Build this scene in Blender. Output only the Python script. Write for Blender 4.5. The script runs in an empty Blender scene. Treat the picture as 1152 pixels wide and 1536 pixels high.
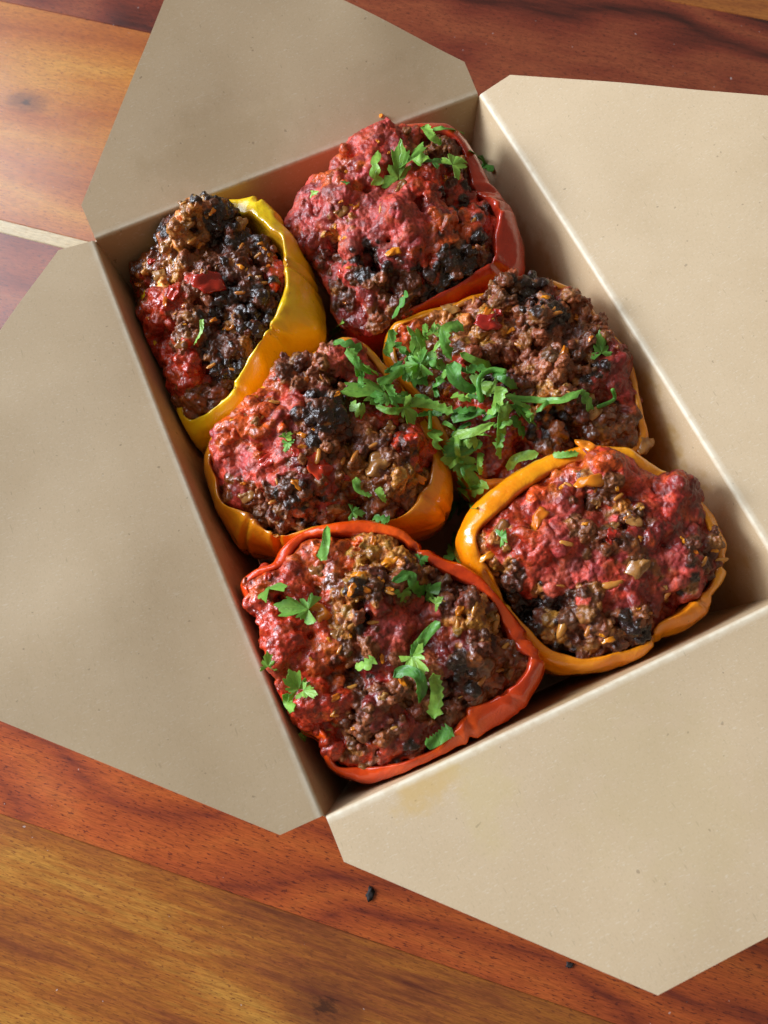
import bpy, bmesh, math, random
import numpy as np
from mathutils import Vector, Matrix
from mathutils.bvhtree import BVHTree

MM = 0.001
scene = bpy.context.scene
col = scene.collection

# ------------------------------------------------------------------ camera
CAM_LOC = [-52.662, -106.436, 297.242]   # millimetres
CAM_AXES = [[0.911117, -0.41145, -0.023962], [-0.397667, -0.862342, -0.313412], [0.10829, 0.295084, -0.949315]]   # right, down, forward
CAM_F = 1180.0
cam_data = bpy.data.cameras.new("camera")
cam_data.sensor_fit = 'VERTICAL'
cam_data.sensor_height = 36.0
cam_data.sensor_width = 27.0
cam_data.lens = CAM_F / 1536 * 36
cam_data.clip_start = 0.01
cam_data.clip_end = 20
cam_data.dof.use_dof = True
cam_data.dof.focus_distance = 0.262
cam_data.dof.aperture_fstop = 18.0
cam = bpy.data.objects.new("camera", cam_data)
col.objects.link(cam)
ax = [Vector(v) for v in CAM_AXES]
m = Matrix((ax[0], -ax[1], -ax[2])).transposed().to_4x4()
m.translation = Vector(CAM_LOC) * MM
cam.matrix_world = m
scene.camera = cam

# ------------------------------------------------------------------ light
world = bpy.data.worlds.new("World")
scene.world = world
world.use_nodes = True
world.node_tree.nodes["Background"].inputs[0].default_value = (1.0, 0.81, 0.60, 1)
world.node_tree.nodes["Background"].inputs[1].default_value = 0.20

def area_light(name, direction, dist, sx, sy, watts, color):
    d = bpy.data.lights.new(name, 'AREA')
    d.shape = 'RECTANGLE'
    d.size, d.size_y, d.energy, d.color = sx, sy, watts, color
    o = bpy.data.objects.new(name, d)
    col.objects.link(o)
    v = Vector(direction).normalized()
    o.location = v * dist + Vector((0, 0, 0.05))
    o.rotation_euler = v.to_track_quat('Z', 'Y').to_euler()
    return o
# a window to the left of the table, and the paler sky seen through a second, higher one beyond it
area_light("window_light", (-0.80, 0.50, 0.40), 1.7, 0.48, 0.62, 35, (0.91, 1.0, 1.13))
area_light("soft_window_light", (-0.76, 0.54, 0.42), 1.8, 1.5, 1.3, 25, (0.91, 1.0, 1.13))
area_light("sky_window_light", (-0.30, 0.75, 0.64), 2.2, 0.9, 0.8, 13, (0.74, 0.88, 1.0))

scene.view_settings.view_transform = 'Standard'
scene.view_settings.look = 'None'
scene.view_settings.exposure = 0.0
scene.view_settings.gamma = 1.0
scene.view_settings.use_curve_mapping = False
scene.render.engine = 'CYCLES'
scene.cycles.max_bounces = 8
scene.cycles.use_denoising = True

# ------------------------------------------------------------------ helpers
def tag(o, label=None, cat=None, group=None, kind=None):
    for k, v in (("label", label), ("category", cat), ("group", group), ("kind", kind)):
        if v:
            o[k] = v
    return o

def empty(name, loc=(0, 0, 0), rz=0.0):
    o = bpy.data.objects.new(name, None)
    o.empty_display_size = 0.01
    o.location = loc
    o.rotation_euler = (0, 0, rz)
    col.objects.link(o)
    return o

def mesh_mm(name, verts, faces, smooth=True):
    me = bpy.data.meshes.new(name)
    me.from_pydata((np.asarray(verts, float) * MM).tolist(), [], faces)
    if smooth:
        me.polygons.foreach_set("use_smooth", [True] * len(me.polygons))
    me.update()
    return me

def link(name, me, mat=None, parent=None):
    o = bpy.data.objects.new(name, me)
    col.objects.link(o)
    if mat and not me.materials:
        me.materials.append(mat)
    if parent:
        o.parent = parent
    return o

_rng = np.random.default_rng(7)
_perm = _rng.permutation(4096)
_grad = _rng.normal(size=(4096, 3))
_grad /= np.linalg.norm(_grad, axis=1)[:, None]

def pn(p, seed=0):
    """gradient noise for an (N,3) array, about -1..1"""
    p = np.asarray(p, float) + seed * 17.31
    i = np.floor(p).astype(int)
    f = p - i
    u = f * f * f * (f * (f * 6 - 15) + 10)
    out = np.zeros(len(p))
    for dx in (0, 1):
        for dy in (0, 1):
            for dz in (0, 1):
                h = _perm[(_perm[(_perm[(i[:, 0] + dx) & 4095] + i[:, 1] + dy) & 4095] + i[:, 2] + dz) & 4095]
                g = _grad[h]
                d = g[:, 0] * (f[:, 0] - dx) + g[:, 1] * (f[:, 1] - dy) + g[:, 2] * (f[:, 2] - dz)
                w = (u[:, 0] if dx else 1 - u[:, 0]) * (u[:, 1] if dy else 1 - u[:, 1]) * (u[:, 2] if dz else 1 - u[:, 2])
                out += w * d
    return out * 1.7

# ------------------------------------------------------------------ node helpers
class NT:
    def __init__(s, name):
        s.mat = bpy.data.materials.new(name)
        s.mat.use_nodes = True
        s.t = s.mat.node_tree
        s.t.nodes.clear()
        s.out = s.t.nodes.new("ShaderNodeOutputMaterial")
        s._tc = None
    def n(s, typ, ins=None, **props):
        nd = s.t.nodes.new(typ)
        for k, v in props.items():
            setattr(nd, k, v)
        for k, v in (ins or {}).items():
            sock = nd.inputs[k]
            if isinstance(v, bpy.types.NodeSocket):
                s.t.links.new(v, sock)
            else:
                sock.default_value = v
        return nd
    def obj(s):
        if s._tc is None:
            s._tc = s.n("ShaderNodeTexCoord").outputs["Object"]
        return s._tc
    def math(s, op, a, b=0.0, c=0.0, clamp=False):
        return s.n("ShaderNodeMath", {0: a, 1: b, 2: c}, operation=op, use_clamp=clamp).outputs[0]
    def scaled(s, sc, off=(0, 0, 0), vec=None):
        return s.n("ShaderNodeMapping", {"Vector": vec or s.obj(), "Scale": sc, "Location": off}).outputs[0]
    def noise(s, scale, detail=3, rough=0.5, vec=None, dist=0.0, lac=2.0):
        return s.n("ShaderNodeTexNoise", {"Vector": vec or s.obj(), "Scale": scale, "Detail": detail, "Roughness": rough,
                                           "Distortion": dist, "Lacunarity": lac}).outputs["Fac"]
    def ramp(s, fac, stops, interp='LINEAR'):
        r = s.n("ShaderNodeValToRGB", {"Fac": fac})
        r.color_ramp.interpolation = interp
        el = r.color_ramp.elements
        while len(el) < len(stops):
            el.new(0.5)
        for e, (p, c) in zip(el, stops):
            e.position = p
            e.color = (*c, 1) if len(c) == 3 else c
        return r.outputs["Color"]
    def mix(s, fac, a, b, mode='MIX'):
        nd = s.n("ShaderNodeMix", data_type='RGBA', blend_type=mode)
        for i, v in ((0, fac), (6, a), (7, b)):
            if isinstance(v, bpy.types.NodeSocket):
                s.t.links.new(v, nd.inputs[i])
            else:
                nd.inputs[i].default_value = v if i == 0 else (*v, 1)
        return nd.outputs[2]
    def rng(s, v, a, b, c=0.0, d=1.0):
        return s.n("ShaderNodeMapRange", {0: v, 1: a, 2: b, 3: c, 4: d}, interpolation_type='SMOOTHSTEP').outputs[0]
    def dist(s, p, sc=(1, 1, 1), vec=None):
        a = s.n("ShaderNodeVectorMath", {0: vec or s.obj(), 1: p}, operation='SUBTRACT').outputs[0]
        b = s.n("ShaderNodeVectorMath", {0: a, 1: sc}, operation='MULTIPLY').outputs[0]
        return s.n("ShaderNodeVectorMath", {0: b}, operation='LENGTH').outputs["Value"]
    def bump(s, h, strength, distance, normal=None):
        ins = {"Height": h, "Strength": strength, "Distance": distance}
        if normal is not None:
            ins["Normal"] = normal
        return s.n("ShaderNodeBump", ins).outputs[0]
    def principled(s, **kw):
        return s.n("ShaderNodeBsdfPrincipled", {k.replace("_", " "): v for k, v in kw.items()})
    def finish(s, shader):
        s.t.links.new(shader, s.out.inputs["Surface"])
        return s.mat

# ------------------------------------------------------------------ materials
def kraft(name, stains_shade=(), tint=(1, 1, 1)):
    t = NT(name)
    cloud = t.noise(38, 5, 0.65)
    fibre = t.noise(1.0, 3, 0.7, vec=t.scaled((2600, 900, 2600)))
    fibre2 = t.noise(1.0, 2, 0.6, vec=t.scaled((700, 2400, 900), (3, 7, 1)))
    base = t.ramp(cloud, [(0.25, (0.555 * tint[0], 0.410 * tint[1], 0.252 * tint[2])), (0.75, (0.595 * tint[0], 0.448 * tint[1], 0.284 * tint[2]))])
    c = t.mix(t.rng(fibre, 0.50, 0.78, 0, 0.38), base, (0.34, 0.25, 0.15))
    c = t.mix(t.rng(fibre2, 0.56, 0.78, 0, 0.40), c, (0.74, 0.66, 0.52))
    speck = t.noise(520, 1, 0.5)
    c = t.mix(t.rng(speck, 0.755, 0.80, 0, 0.45), c, (0.16, 0.10, 0.055))
    fleck = t.noise(1.0, 1, 0.5, vec=t.scaled((1300, 230, 600), (1, 9, 4)))
    c = t.mix(t.rng(fleck, 0.745, 0.78, 0, 0.25), c, (0.20, 0.13, 0.07))
    fleck2 = t.noise(1.0, 1, 0.5, vec=t.scaled((260, 1200, 500), (4, 2, 8)))
    c = t.mix(t.rng(fleck2, 0.73, 0.78, 0, 0.18), c, (0.80, 0.72, 0.58))
    wob = t.noise(110, 6, 0.65)
    for (p, sc, r, colr, amt) in stains_shade:
        d = t.math('ADD', t.dist(p, sc), t.math('MULTIPLY', t.math('SUBTRACT', wob, 0.5), r * 2.2))
        c = t.mix(t.rng(d, r * 0.25, r, amt, 0.0), c, colr)
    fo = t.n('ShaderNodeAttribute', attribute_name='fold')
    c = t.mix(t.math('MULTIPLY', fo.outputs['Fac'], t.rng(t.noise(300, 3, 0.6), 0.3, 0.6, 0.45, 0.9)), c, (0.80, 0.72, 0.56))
    h = t.math('ADD', t.math('MULTIPLY', fibre, 0.6), t.math('MULTIPLY', fibre2, 0.5))
    b0 = t.bump(t.noise(13, 3, 0.5), 0.14, 0.004)
    b = t.bump(h, 0.22, 0.00012, b0)
    p = t.principled(Base_Color=c, Roughness=t.rng(cloud, 0.3, 0.7, 0.44, 0.58), Specular_IOR_Level=0.32, Normal=b)
    return t.finish(p.outputs[0])

def paper_edge():
    t = NT("paper_edge")
    c = t.ramp(t.noise(900, 3, 0.6), [(0.35, (0.50, 0.40, 0.28)), (0.65, (0.80, 0.70, 0.55))])
    return t.finish(t.principled(Base_Color=c, Roughness=0.8).outputs[0])

def wood(name, stops, streak, pore_col, seed, bands=14.0, distort=3.0, knots=(), ringy=0.5, gloss=0.22):
    """plank running along its local x"""
    t = NT(name)
    off = (seed * 1.7, seed * 0.9, seed * 0.3)
    warp = t.noise(1.0, 3, 0.5, vec=t.scaled((5.0, 11.0, 5.0), off))
    sep = t.n("ShaderNodeSeparateXYZ", {0: t.obj()})
    y = sep.outputs[1]
    yy = t.math('ADD', y, t.math('MULTIPLY', t.math('SUBTRACT', warp, 0.5), 0.05 * distort))
    for (kx, ky, r, amp) in knots:
        g = t.rng(t.dist((kx, ky, 0), (0.45, 1, 0)), 0.0, r * 5, amp, 0)
        yy = t.math('ADD', yy, g)
    ring = t.math('FRACT', t.math('MULTIPLY', yy, bands))
    tri = t.math('ABSOLUTE', t.math('SUBTRACT', t.math('MULTIPLY', ring, 2.0), 1.0))
    broad = t.noise(1.0, 5, 0.55, vec=t.scaled((7, 46, 20), off))
    v = t.math('ADD', t.math('MULTIPLY', tri, ringy), t.math('MULTIPLY', broad, 1 - ringy))
    v = t.math('ADD', v, t.math('MULTIPLY', t.math('SUBTRACT', t.noise(1.0, 4, 0.6, vec=t.scaled((45, 420, 60), off)), 0.5), streak))
    c = t.ramp(v, stops)
    fine = t.noise(1.0, 3, 0.65, vec=t.scaled((220, 2600, 400), off))
    c = t.mix(t.rng(fine, 0.30, 0.70, 0.36, 0.0), c, (0.02, 0.006, 0.003))
    pore = t.noise(1.0, 2, 0.6, vec=t.scaled((380, 1700, 500), (off[1], off[0], 2)))
    c = t.mix(t.rng(pore, 0.575, 0.66, 0, 0.75), c, pore_col)
    pore2 = t.noise(1.0, 2, 0.6, vec=t.scaled((130, 950, 300), (off[0] + 5, off[1], 4)))
    c = t.mix(t.rng(pore2, 0.60, 0.72, 0, 0.4), c, pore_col)
    dark = t.noise(1.0, 6, 0.7, vec=t.scaled((150, 420, 60), off))
    for (kx, ky, r, amp) in knots:
        d = t.math('ADD', t.dist((kx, ky, 0), (0.6, 1, 0)), t.math('MULTIPLY', t.math('SUBTRACT', dark, 0.5), r * 1.6))
        c = t.mix(t.rng(d, r * 0.3, r * 1.6, 0.62, 0.0), c, (0.10, 0.024, 0.014))
        c = t.mix(t.rng(d, r * 0.10, r * 0.42, 0.75, 0.0), c, (0.03, 0.010, 0.008))
    smear = t.noise(9, 4, 0.6)
    b = t.bump(t.math('ADD', fine, t.math('MULTIPLY', pore, -0.6)), 0.12, 0.0002)
    dust = t.noise(430, 1, 0.5)
    c = t.mix(t.rng(dust, 0.785, 0.80, 0, 0.35), c, (0.75, 0.72, 0.70))
    p = t.principled(Base_Color=c, Roughness=t.rng(smear, 0.35, 0.7, gloss, gloss + 0.14), Specular_IOR_Level=0.5,
                     Coat_Weight=0.25, Coat_Roughness=0.22, Normal=b)
    return t.finish(p.outputs[0])

def skin_mat(name, stops, inner, blotch):
    t = NT(name)
    n1 = t.noise(45, 4, 0.55)
    c = t.ramp(n1, stops)
    n2 = t.noise(120, 5, 0.65)
    c = t.mix(t.rng(n2, 0.60, 0.76, 0, 0.35), c, blotch)
    n3 = t.noise(330, 3, 0.6)
    c = t.mix(t.rng(n3, 0.71, 0.77, 0, 0.65), c, (0.10, 0.028, 0.008))
    roast = t.noise(70, 6, 0.7)
    c = t.mix(t.rng(roast, 0.62, 0.78, 0, 0.45), c, (blotch[0] * 0.35, blotch[1] * 0.3, 0.006))
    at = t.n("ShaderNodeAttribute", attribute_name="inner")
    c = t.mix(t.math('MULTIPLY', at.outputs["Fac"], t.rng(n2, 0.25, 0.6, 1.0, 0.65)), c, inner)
    wr = t.noise(1.0, 4, 0.55, vec=t.scaled((190, 190, 70)), dist=0.4)
    ru = t.n('ShaderNodeAttribute', attribute_name='rimuv').outputs['Vector']
    puck = t.noise(0.42, 5, 0.6, vec=ru)
    wf = t.noise(900, 4, 0.6)
    b = t.bump(t.math('ADD', wr, t.math('ADD', t.math('MULTIPLY', n3, 0.3), t.math('ADD', t.math('MULTIPLY', wf, 0.12), t.math('MULTIPLY', puck, 0.22)))), 0.45, 0.0012)
    p = t.principled(Base_Color=c, Roughness=t.rng(n2, 0.3, 0.7, 0.11, 0.24), Specular_IOR_Level=0.5, Normal=b,
                     Subsurface_Weight=0.15, Subsurface_Radius=(1.0, 0.35, 0.06), Subsurface_Scale=0.002,
                     Coat_Weight=0.75, Coat_Roughness=0.06)
    return t.finish(p.outputs[0])

def filling_mat():
    t = NT("roasted_filling")
    a = t.n("ShaderNodeAttribute", attribute_name="Col")
    r = t.n("ShaderNodeAttribute", attribute_name="rough")
    n1 = t.noise(900, 4, 0.6)
    n2 = t.noise(2600, 3, 0.6)
    c = t.mix(t.rng(n1, 0.30, 0.55, 0.55, 0.0), a.outputs["Color"], (0.02, 0.007, 0.006))
    c = t.mix(t.rng(n1, 0.60, 0.8, 0.0, 0.14), c, (0.55, 0.20, 0.06))
    h = t.math('ADD', n1, t.math('MULTIPLY', n2, 0.5))
    b = t.bump(h, 0.5, 0.0006)
    rr = t.math('ADD', r.outputs["Fac"], t.math('MULTIPLY', t.math('SUBTRACT', n1, 0.5), 0.25))
    p = t.principled(Base_Color=c, Roughness=rr, Specular_IOR_Level=0.5, Normal=b, Coat_Weight=t.rng(r.outputs['Fac'], 0.15, 0.42, 0.5, 0.08), Coat_Roughness=0.12,
                     Subsurface_Weight=0.06, Subsurface_Radius=(1.0, 0.3, 0.15), Subsurface_Scale=0.0015)
    return t.finish(p.outputs[0])

def bit_mat(name, c1, c2, rough, sss=0.3):
    t = NT(name)
    oi = t.n("ShaderNodeObjectInfo")
    n1 = t.noise(420, 4, 0.6)
    v = t.math('ADD', t.math('MULTIPLY', n1, 0.7), t.math('MULTIPLY', oi.outputs["Random"], 0.35))
    c = t.ramp(v, [(0.25, c2), (0.7, c1)])
    c = t.mix(t.rng(t.noise(240, 3, 0.6), 0.62, 0.75, 0, 0.7), c, (0.09, 0.03, 0.015))
    b = t.bump(n1, 0.35, 0.0006)
    p = t.principled(Base_Color=c, Roughness=rough, Normal=b, Subsurface_Weight=sss, Subsurface_Radius=(1.0, 0.6, 0.3),
                     Subsurface_Scale=0.0015, Coat_Weight=0.3 if sss else 0.0, Coat_Roughness=0.1)
    return t.finish(p.outputs[0])

def cilantro_mat():
    t = NT("cilantro")
    oi = t.n("ShaderNodeObjectInfo")
    n1 = t.noise(260, 3, 0.5)
    v = t.math('ADD', t.math('MULTIPLY', n1, 0.6), t.math('MULTIPLY', oi.outputs["Random"], 0.55))
    c = t.ramp(v, [(0.2, (0.050, 0.21, 0.030)), (0.5, (0.18, 0.48, 0.075)), (0.9, (0.42, 0.68, 0.10))])
    # veins fan out from the base of each leaf, or slant off the middle of a cut strip
    uv = t.n("ShaderNodeSeparateXYZ", {0: t.n("ShaderNodeAttribute", attribute_name="leafuv").outputs["Vector"]})
    wob = t.math('MULTIPLY', t.math('SUBTRACT', t.noise(420, 2, 0.5), 0.5), 1.6)
    ang = t.math('ADD', t.math('ADD', uv.outputs[0], t.math('MULTIPLY', t.math('ABSOLUTE', uv.outputs[1]), uv.outputs[2])), wob)
    vein = t.math('ABSOLUTE', t.math('SINE', ang))
    line = t.rng(vein, 0.0, 0.22, 1.0, 0.0)
    c = t.mix(t.math('MULTIPLY', line, 0.32), c, (0.42, 0.62, 0.20))
    n2 = t.noise(900, 4, 0.6)
    c = t.mix(t.rng(n2, 0.25, 0.5, 0.45, 0.0), c, (0.03, 0.13, 0.02))
    b = t.bump(t.math('ADD', t.math('ADD', n1, t.math('MULTIPLY', n2, 0.4)), t.math('MULTIPLY', line, -0.35)), 0.5, 0.0007)
    p = t.principled(Base_Color=c, Roughness=0.38, Specular_IOR_Level=0.7, Normal=b)
    tr = t.n("ShaderNodeBsdfTranslucent", {"Color": t.mix(0.5, c, (0.35, 0.65, 0.02)), "Normal": b})
    mx = t.n("ShaderNodeMixShader", {0: 0.38})
    t.t.links.new(p.outputs[0], mx.inputs[1])
    t.t.links.new(tr.outputs[0], mx.inputs[2])
    return t.finish(mx.outputs[0])

M_EDGE = paper_edge()
M_FILL = filling_mat()
M_CIL = cilantro_mat()
M_BIT = {
    'rice_grain': bit_mat("rice", (0.68, 0.31, 0.06), (0.40, 0.11, 0.014), 0.2, 0.4),
    'onion_piece': bit_mat("cooked_onion", (0.42, 0.20, 0.055), (0.22, 0.07, 0.014), 0.2, 0.5),
    'carrot_piece': bit_mat("carrot", (0.80, 0.28, 0.010), (0.50, 0.10, 0.007), 0.2, 0.35),
    'tomato_piece': bit_mat("tomato", (0.55, 0.040, 0.012), (0.30, 0.012, 0.010), 0.12, 0.3),
}
M_CHAR = bit_mat("burnt_crumb", (0.03, 0.02, 0.018), (0.008, 0.007, 0.007), 0.75, 0.0)
M_LINT = bit_mat("pale_lint", (0.75, 0.72, 0.70), (0.6, 0.57, 0.55), 0.7, 0.0)

# ------------------------------------------------------------------ table of planks
RZ = math.radians(-41)
table = tag(empty("plank_table", (0, 0, 0), RZ), "glossy red and golden brown plank table under the paper box", "table")
planks = [  # perp0, perp1, material arguments
    (-420, -170.05, dict(stops=[(0.10, (0.13, 0.030, 0.016)), (0.28, (0.29, 0.080, 0.022)), (0.48, (0.42, 0.135, 0.024)), (0.72, (0.56, 0.25, 0.045))],
                    streak=0.8, pore_col=(0.16, 0.045, 0.016), seed=1.3, bands=22, distort=0.8, ringy=0.33, knots=[(0.0257, -0.193, 0.008, 0.02)])),
    (-169.95, -53.05, dict(stops=[(0.15, (0.16, 0.026, 0.018)), (0.36, (0.40, 0.075, 0.022)), (0.60, (0.53, 0.112, 0.026)), (0.85, (0.58, 0.15, 0.032))],
                    streak=0.45, pore_col=(0.08, 0.014, 0.012), seed=2.1, bands=62, distort=2.2, ringy=0.40)),
    (-52.95, 56.95, dict(stops=[(0.2, (0.15, 0.024, 0.016)), (0.5, (0.31, 0.066, 0.026)), (0.8, (0.40, 0.11, 0.035))],
                    streak=0.5, pore_col=(0.06, 0.012, 0.012), seed=3.7, bands=40, distort=1.2, ringy=0.3)),
    (57.05, 63.35, dict(stops=[(0.2, (0.52, 0.36, 0.16)), (0.5, (0.64, 0.48, 0.26)), (0.8, (0.72, 0.57, 0.34))],
                    streak=0.3, pore_col=(0.42, 0.25, 0.10), seed=4.2, bands=30, distort=0.5, ringy=0.2)),
    (63.45, 187.2, dict(stops=[(0.15, (0.30, 0.068, 0.016)), (0.40, (0.47, 0.135, 0.026)), (0.60, (0.56, 0.20, 0.036)), (0.85, (0.66, 0.31, 0.06))],
                    streak=0.30, pore_col=(0.17, 0.04, 0.016), seed=5.9, bands=26, distort=1.5, ringy=0.35, knots=[(-0.233, 0.130, 0.006, 0.012)])),
    (187.3, 275.2, dict(stops=[(0.12, (0.020, 0.006, 0.006)), (0.26, (0.075, 0.013, 0.010)), (0.50, (0.20, 0.034, 0.018)), (0.85, (0.33, 0.080, 0.032))],
                    streak=0.4, pore_col=(0.03, 0.008, 0.008), seed=6.4, bands=24, distort=4.0, ringy=0.55)),
    (275.3, 400.2, dict(stops=[(0.15, (0.25, 0.065, 0.02)), (0.45, (0.42, 0.14, 0.03)), (0.8, (0.55, 0.24, 0.06))],
                    streak=0.4, pore_col=(0.16, 0.04, 0.015), seed=7.7, bands=26, distort=1.2, ringy=0.35)),
    (400.3, 520.0, dict(stops=[(0.15, (0.10, 0.018, 0.012)), (0.45, (0.22, 0.05, 0.02)), (0.8, (0.30, 0.08, 0.03))],
                    streak=0.4, pore_col=(0.05, 0.012, 0.01), seed=8.8, bands=26, distort=1.2, ringy=0.35)),
]
for a, b, kw in planks:
    bm = bmesh.new()
    bmesh.ops.create_cube(bm, size=1)
    for v in bm.verts:
        v.co = Vector((v.co.x * 1100, a + (v.co.y + 0.5) * (b - a), (v.co.z - 0.5) * 22)) * MM
    bmesh.ops.bevel(bm, geom=[e for e in bm.edges if all(v.co.z > -0.001 for v in e.verts)], offset=0.00022, segments=2, affect='EDGES')
    me = bpy.data.meshes.new("plank")
    bm.to_mesh(me)
    bm.free()
    link("plank", me, wood("plank_wood", **kw), table)

# ------------------------------------------------------------------ paper box
BW, BL, BH = 157.0, 216.5, 58.0
TAPER = 7.0
box = tag(empty("takeout_box"), "open brown kraft paper takeout box with four flaps folded out", "box")

def wall_in(z):
    k = TAPER * (1 - min(max(z, 0), BH) / BH)
    return BW / 2 - k, BL / 2 - k

GREASE = (0.42, 0.24, 0.055)
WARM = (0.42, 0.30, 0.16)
k_wall = kraft("kraft_wall", [((0.075, -0.02, 0.030), (1, 0.35, 1), 0.024, GREASE, 0.8), ((0.0745, 0.045, 0.028), (1, 0.5, 1), 0.018, (0.36, 0.17, 0.06), 0.6), ((-0.04, -0.106, 0.046), (0.5, 1, 1), 0.012, (0.40, 0.18, 0.04), 0.6), ((-0.075, 0.0, 0.03), (1, 0.3, 1), 0.02, (0.34, 0.17, 0.06), 0.6), ((0.0, -0.106, 0.044), (0.5, 1, 1), 0.02, GREASE, 0.4),
                              ((0.076, -0.085, 0.03), (1, 0.6, 1), 0.018, GREASE, 0.45), ((0.03, 0.105, 0.03), (0.3, 1, 1), 0.02, (0.30, 0.16, 0.06), 0.5)], (0.95, 0.92, 0.87))  # grease spots, plus a tint that paints the inner walls' shade into the kraft
k_floor = kraft("kraft_floor", [((0, 0, 0), (1, 1, 1), 0.12, (0.30, 0.13, 0.04), 0.6)])
k_left = kraft("kraft_left", [((-0.10, -0.08, 0.06), (1, 0.8, 0), 0.07, WARM, 0.14)])  # lower part browner: its warm shading is put into the colour
k_right = kraft("kraft_right", [((0.12, 0.02, 0.08), (1, 1, 0), 0.03, WARM, 0.10)])
k_top = kraft("kraft_top", [((-0.02, 0.122, 0.065), (0.45, 1, 0), 0.020, (0.40, 0.28, 0.15), 0.26), ((0.045, 0.118, 0.065), (0.7, 1, 0), 0.016, (0.40, 0.28, 0.15), 0.22)])
k_bottom = kraft("kraft_bottom", [((-0.048, -0.113, 0.059), (0.55, 1, 0), 0.0085, (0.58, 0.36, 0.09), 0.50), ((-0.034, -0.120, 0.06), (1, 0.6, 0), 0.012, (0.56, 0.43, 0.19), 0.32),
                                  ((0.01, -0.14, 0.06), (1, 0.7, 0), 0.03, (0.52, 0.40, 0.20), 0.22)])

def sheet(name, verts, faces, mat, parent, thick=0.45, offset=-1):
    me = mesh_mm(name, verts, faces)
    o = link(name, me, mat, parent)
    me.materials.append(M_EDGE)
    s = o.modifiers.new("thickness", 'SOLIDIFY')
    s.thickness = thick * MM
    s.offset = offset
    s.material_offset_rim = 1
    es = o.modifiers.new('edges', 'EDGE_SPLIT')
    es.split_angle = math.radians(40)
    return o

def grid_faces(nu, nv):
    return [(j * (nu + 1) + i, j * (nu + 1) + i + 1, (j + 1) * (nu + 1) + i + 1, (j + 1) * (nu + 1) + i) for j in range(nv) for i in range(nu)]

FR = 1.6     # fold radius
SIDE = {     # name: half length of the fold, half depth, axis along, axis out, tilt, flap length, material
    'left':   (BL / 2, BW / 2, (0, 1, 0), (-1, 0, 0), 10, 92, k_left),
    'right':  (BL / 2, BW / 2, (0, -1, 0), (1, 0, 0), 19, 92, k_right),
    'top':    (BW / 2, BL / 2, (1, 0, 0), (0, 1, 0), 23, 76, k_top),
    'bottom': (BW / 2, BL / 2, (-1, 0, 0), (0, -1, 0), 11, 72.5, k_bottom),
}
WALL_LABEL = {'left': "shaded long wall of the box", 'right': "brightly lit long wall of the box", 'top': "shaded far end wall of the box", 'bottom': "near end wall of the box with a shadow edge"}
FLAP_LABEL = {'left': "long left flap in soft shade", 'right': "long right flap in bright light", 'top': "far flap in shade with faint brown stain", 'bottom': "near flap with an orange grease stain at its fold"}
slope = math.atan2(TAPER, BH)
for sidx, (nm, (hl, hd, u, o_, tilt, fl, mat)) in enumerate(SIDE.items()):
    u, o_ = np.array(u, float), np.array(o_, float)
    up = np.array((0, 0, 1.0))
    # wall from floor to just under the fold
    NU, NV = 40, 8
    V = []
    zt = BH - FR * 0.9
    for j in range(NV + 1):
        z = 0.6 + (zt - 0.6) * j / NV
        k = TAPER * (1 - z / BH)
        for i in range(NU + 1):
            s = -1 + 2 * i / NU
            bow = 0.9 * (1 - s * s) * (j / NV) * (1 if nm in ('left', 'right') else 0.5)
            V.append(u * s * (hl - k) + o_ * (hd - k + bow) + up * z)
    V = np.array(V)
    w = sheet("wall", V, grid_faces(NU, NV), k_wall, box, 0.45, 1 if False else -1)
    tag(w, WALL_LABEL[nm])
    # flap: fold arc, then the flat panel with 45 degree corners
    wd = o_ * math.sin(slope) + up * math.cos(slope)
    rows = []
    a0, a1 = math.pi / 2 - slope, math.radians(tilt)
    kk = TAPER * (1 - zt / BH)
    pos = o_ * (hd - kk) + up * zt
    ds = FR * (a0 - a1) / 7
    rows.append((pos.copy(), 0.0))
    for q in range(7):
        a = a0 + (a1 - a0) * (q + 0.5) / 7
        pos = pos + (o_ * math.cos(a) + up * math.sin(a)) * ds
        rows.append((pos.copy(), ds * (q + 1)))
    s0 = rows[-1][1]
    tv = o_ * math.cos(a1) + up * math.sin(a1)
    for s in list(np.linspace(1.5, 14.0 - s0, 6)) + list(np.linspace(14.06 - s0, fl, 26)):
        rows.append((pos + tv * s, s0 + s))
    nrm = np.cross(u, tv)
    if nrm[2] < 0:
        nrm = -nrm
    V = []
    for (p, s) in rows:
        bulge = 1.1 * (1 - math.exp(-max(s - s0, 0) / 8)) * 0.6
        hw = hl - 0.5 - max(0, 0.02 * s) if s <= 14.01 else hl - 0.8 - (s - 14)
        if s < s0 + 0.01:
            hw = hl - 0.5
        for i in range(NU + 1):
            q = -1 + 2 * i / NU
            bow = 0.9 * (1 - q * q) * (1 if nm in ('left', 'right') else 0.5) * max(0.0, 1 - s / 20)
            V.append(p + u * q * hw + o_ * bow)
    V = np.array(V)
    V += nrm * (pn(V / 55.0, 3 + sidx) * 1.7 * np.clip((np.repeat([r[1] for r in rows], NU + 1) - s0) / 25, 0, 1))[:, None]
    # a small cut-back corner at each end of the fold
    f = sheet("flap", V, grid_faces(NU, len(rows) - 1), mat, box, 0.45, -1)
    tag(f, FLAP_LABEL[nm])
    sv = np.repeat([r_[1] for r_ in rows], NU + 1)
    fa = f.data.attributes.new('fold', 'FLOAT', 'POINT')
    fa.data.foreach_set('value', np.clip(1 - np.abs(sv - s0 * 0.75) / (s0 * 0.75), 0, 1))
V = []
for j in range(2):
    for i in range(2):
        V.append(((i * 2 - 1) * (BW / 2 - TAPER), (j * 2 - 1) * (BL / 2 - TAPER), 0.6))
sheet("box_floor", V, [(0, 1, 3, 2)], k_floor, box, 0.5, -1)

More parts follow.
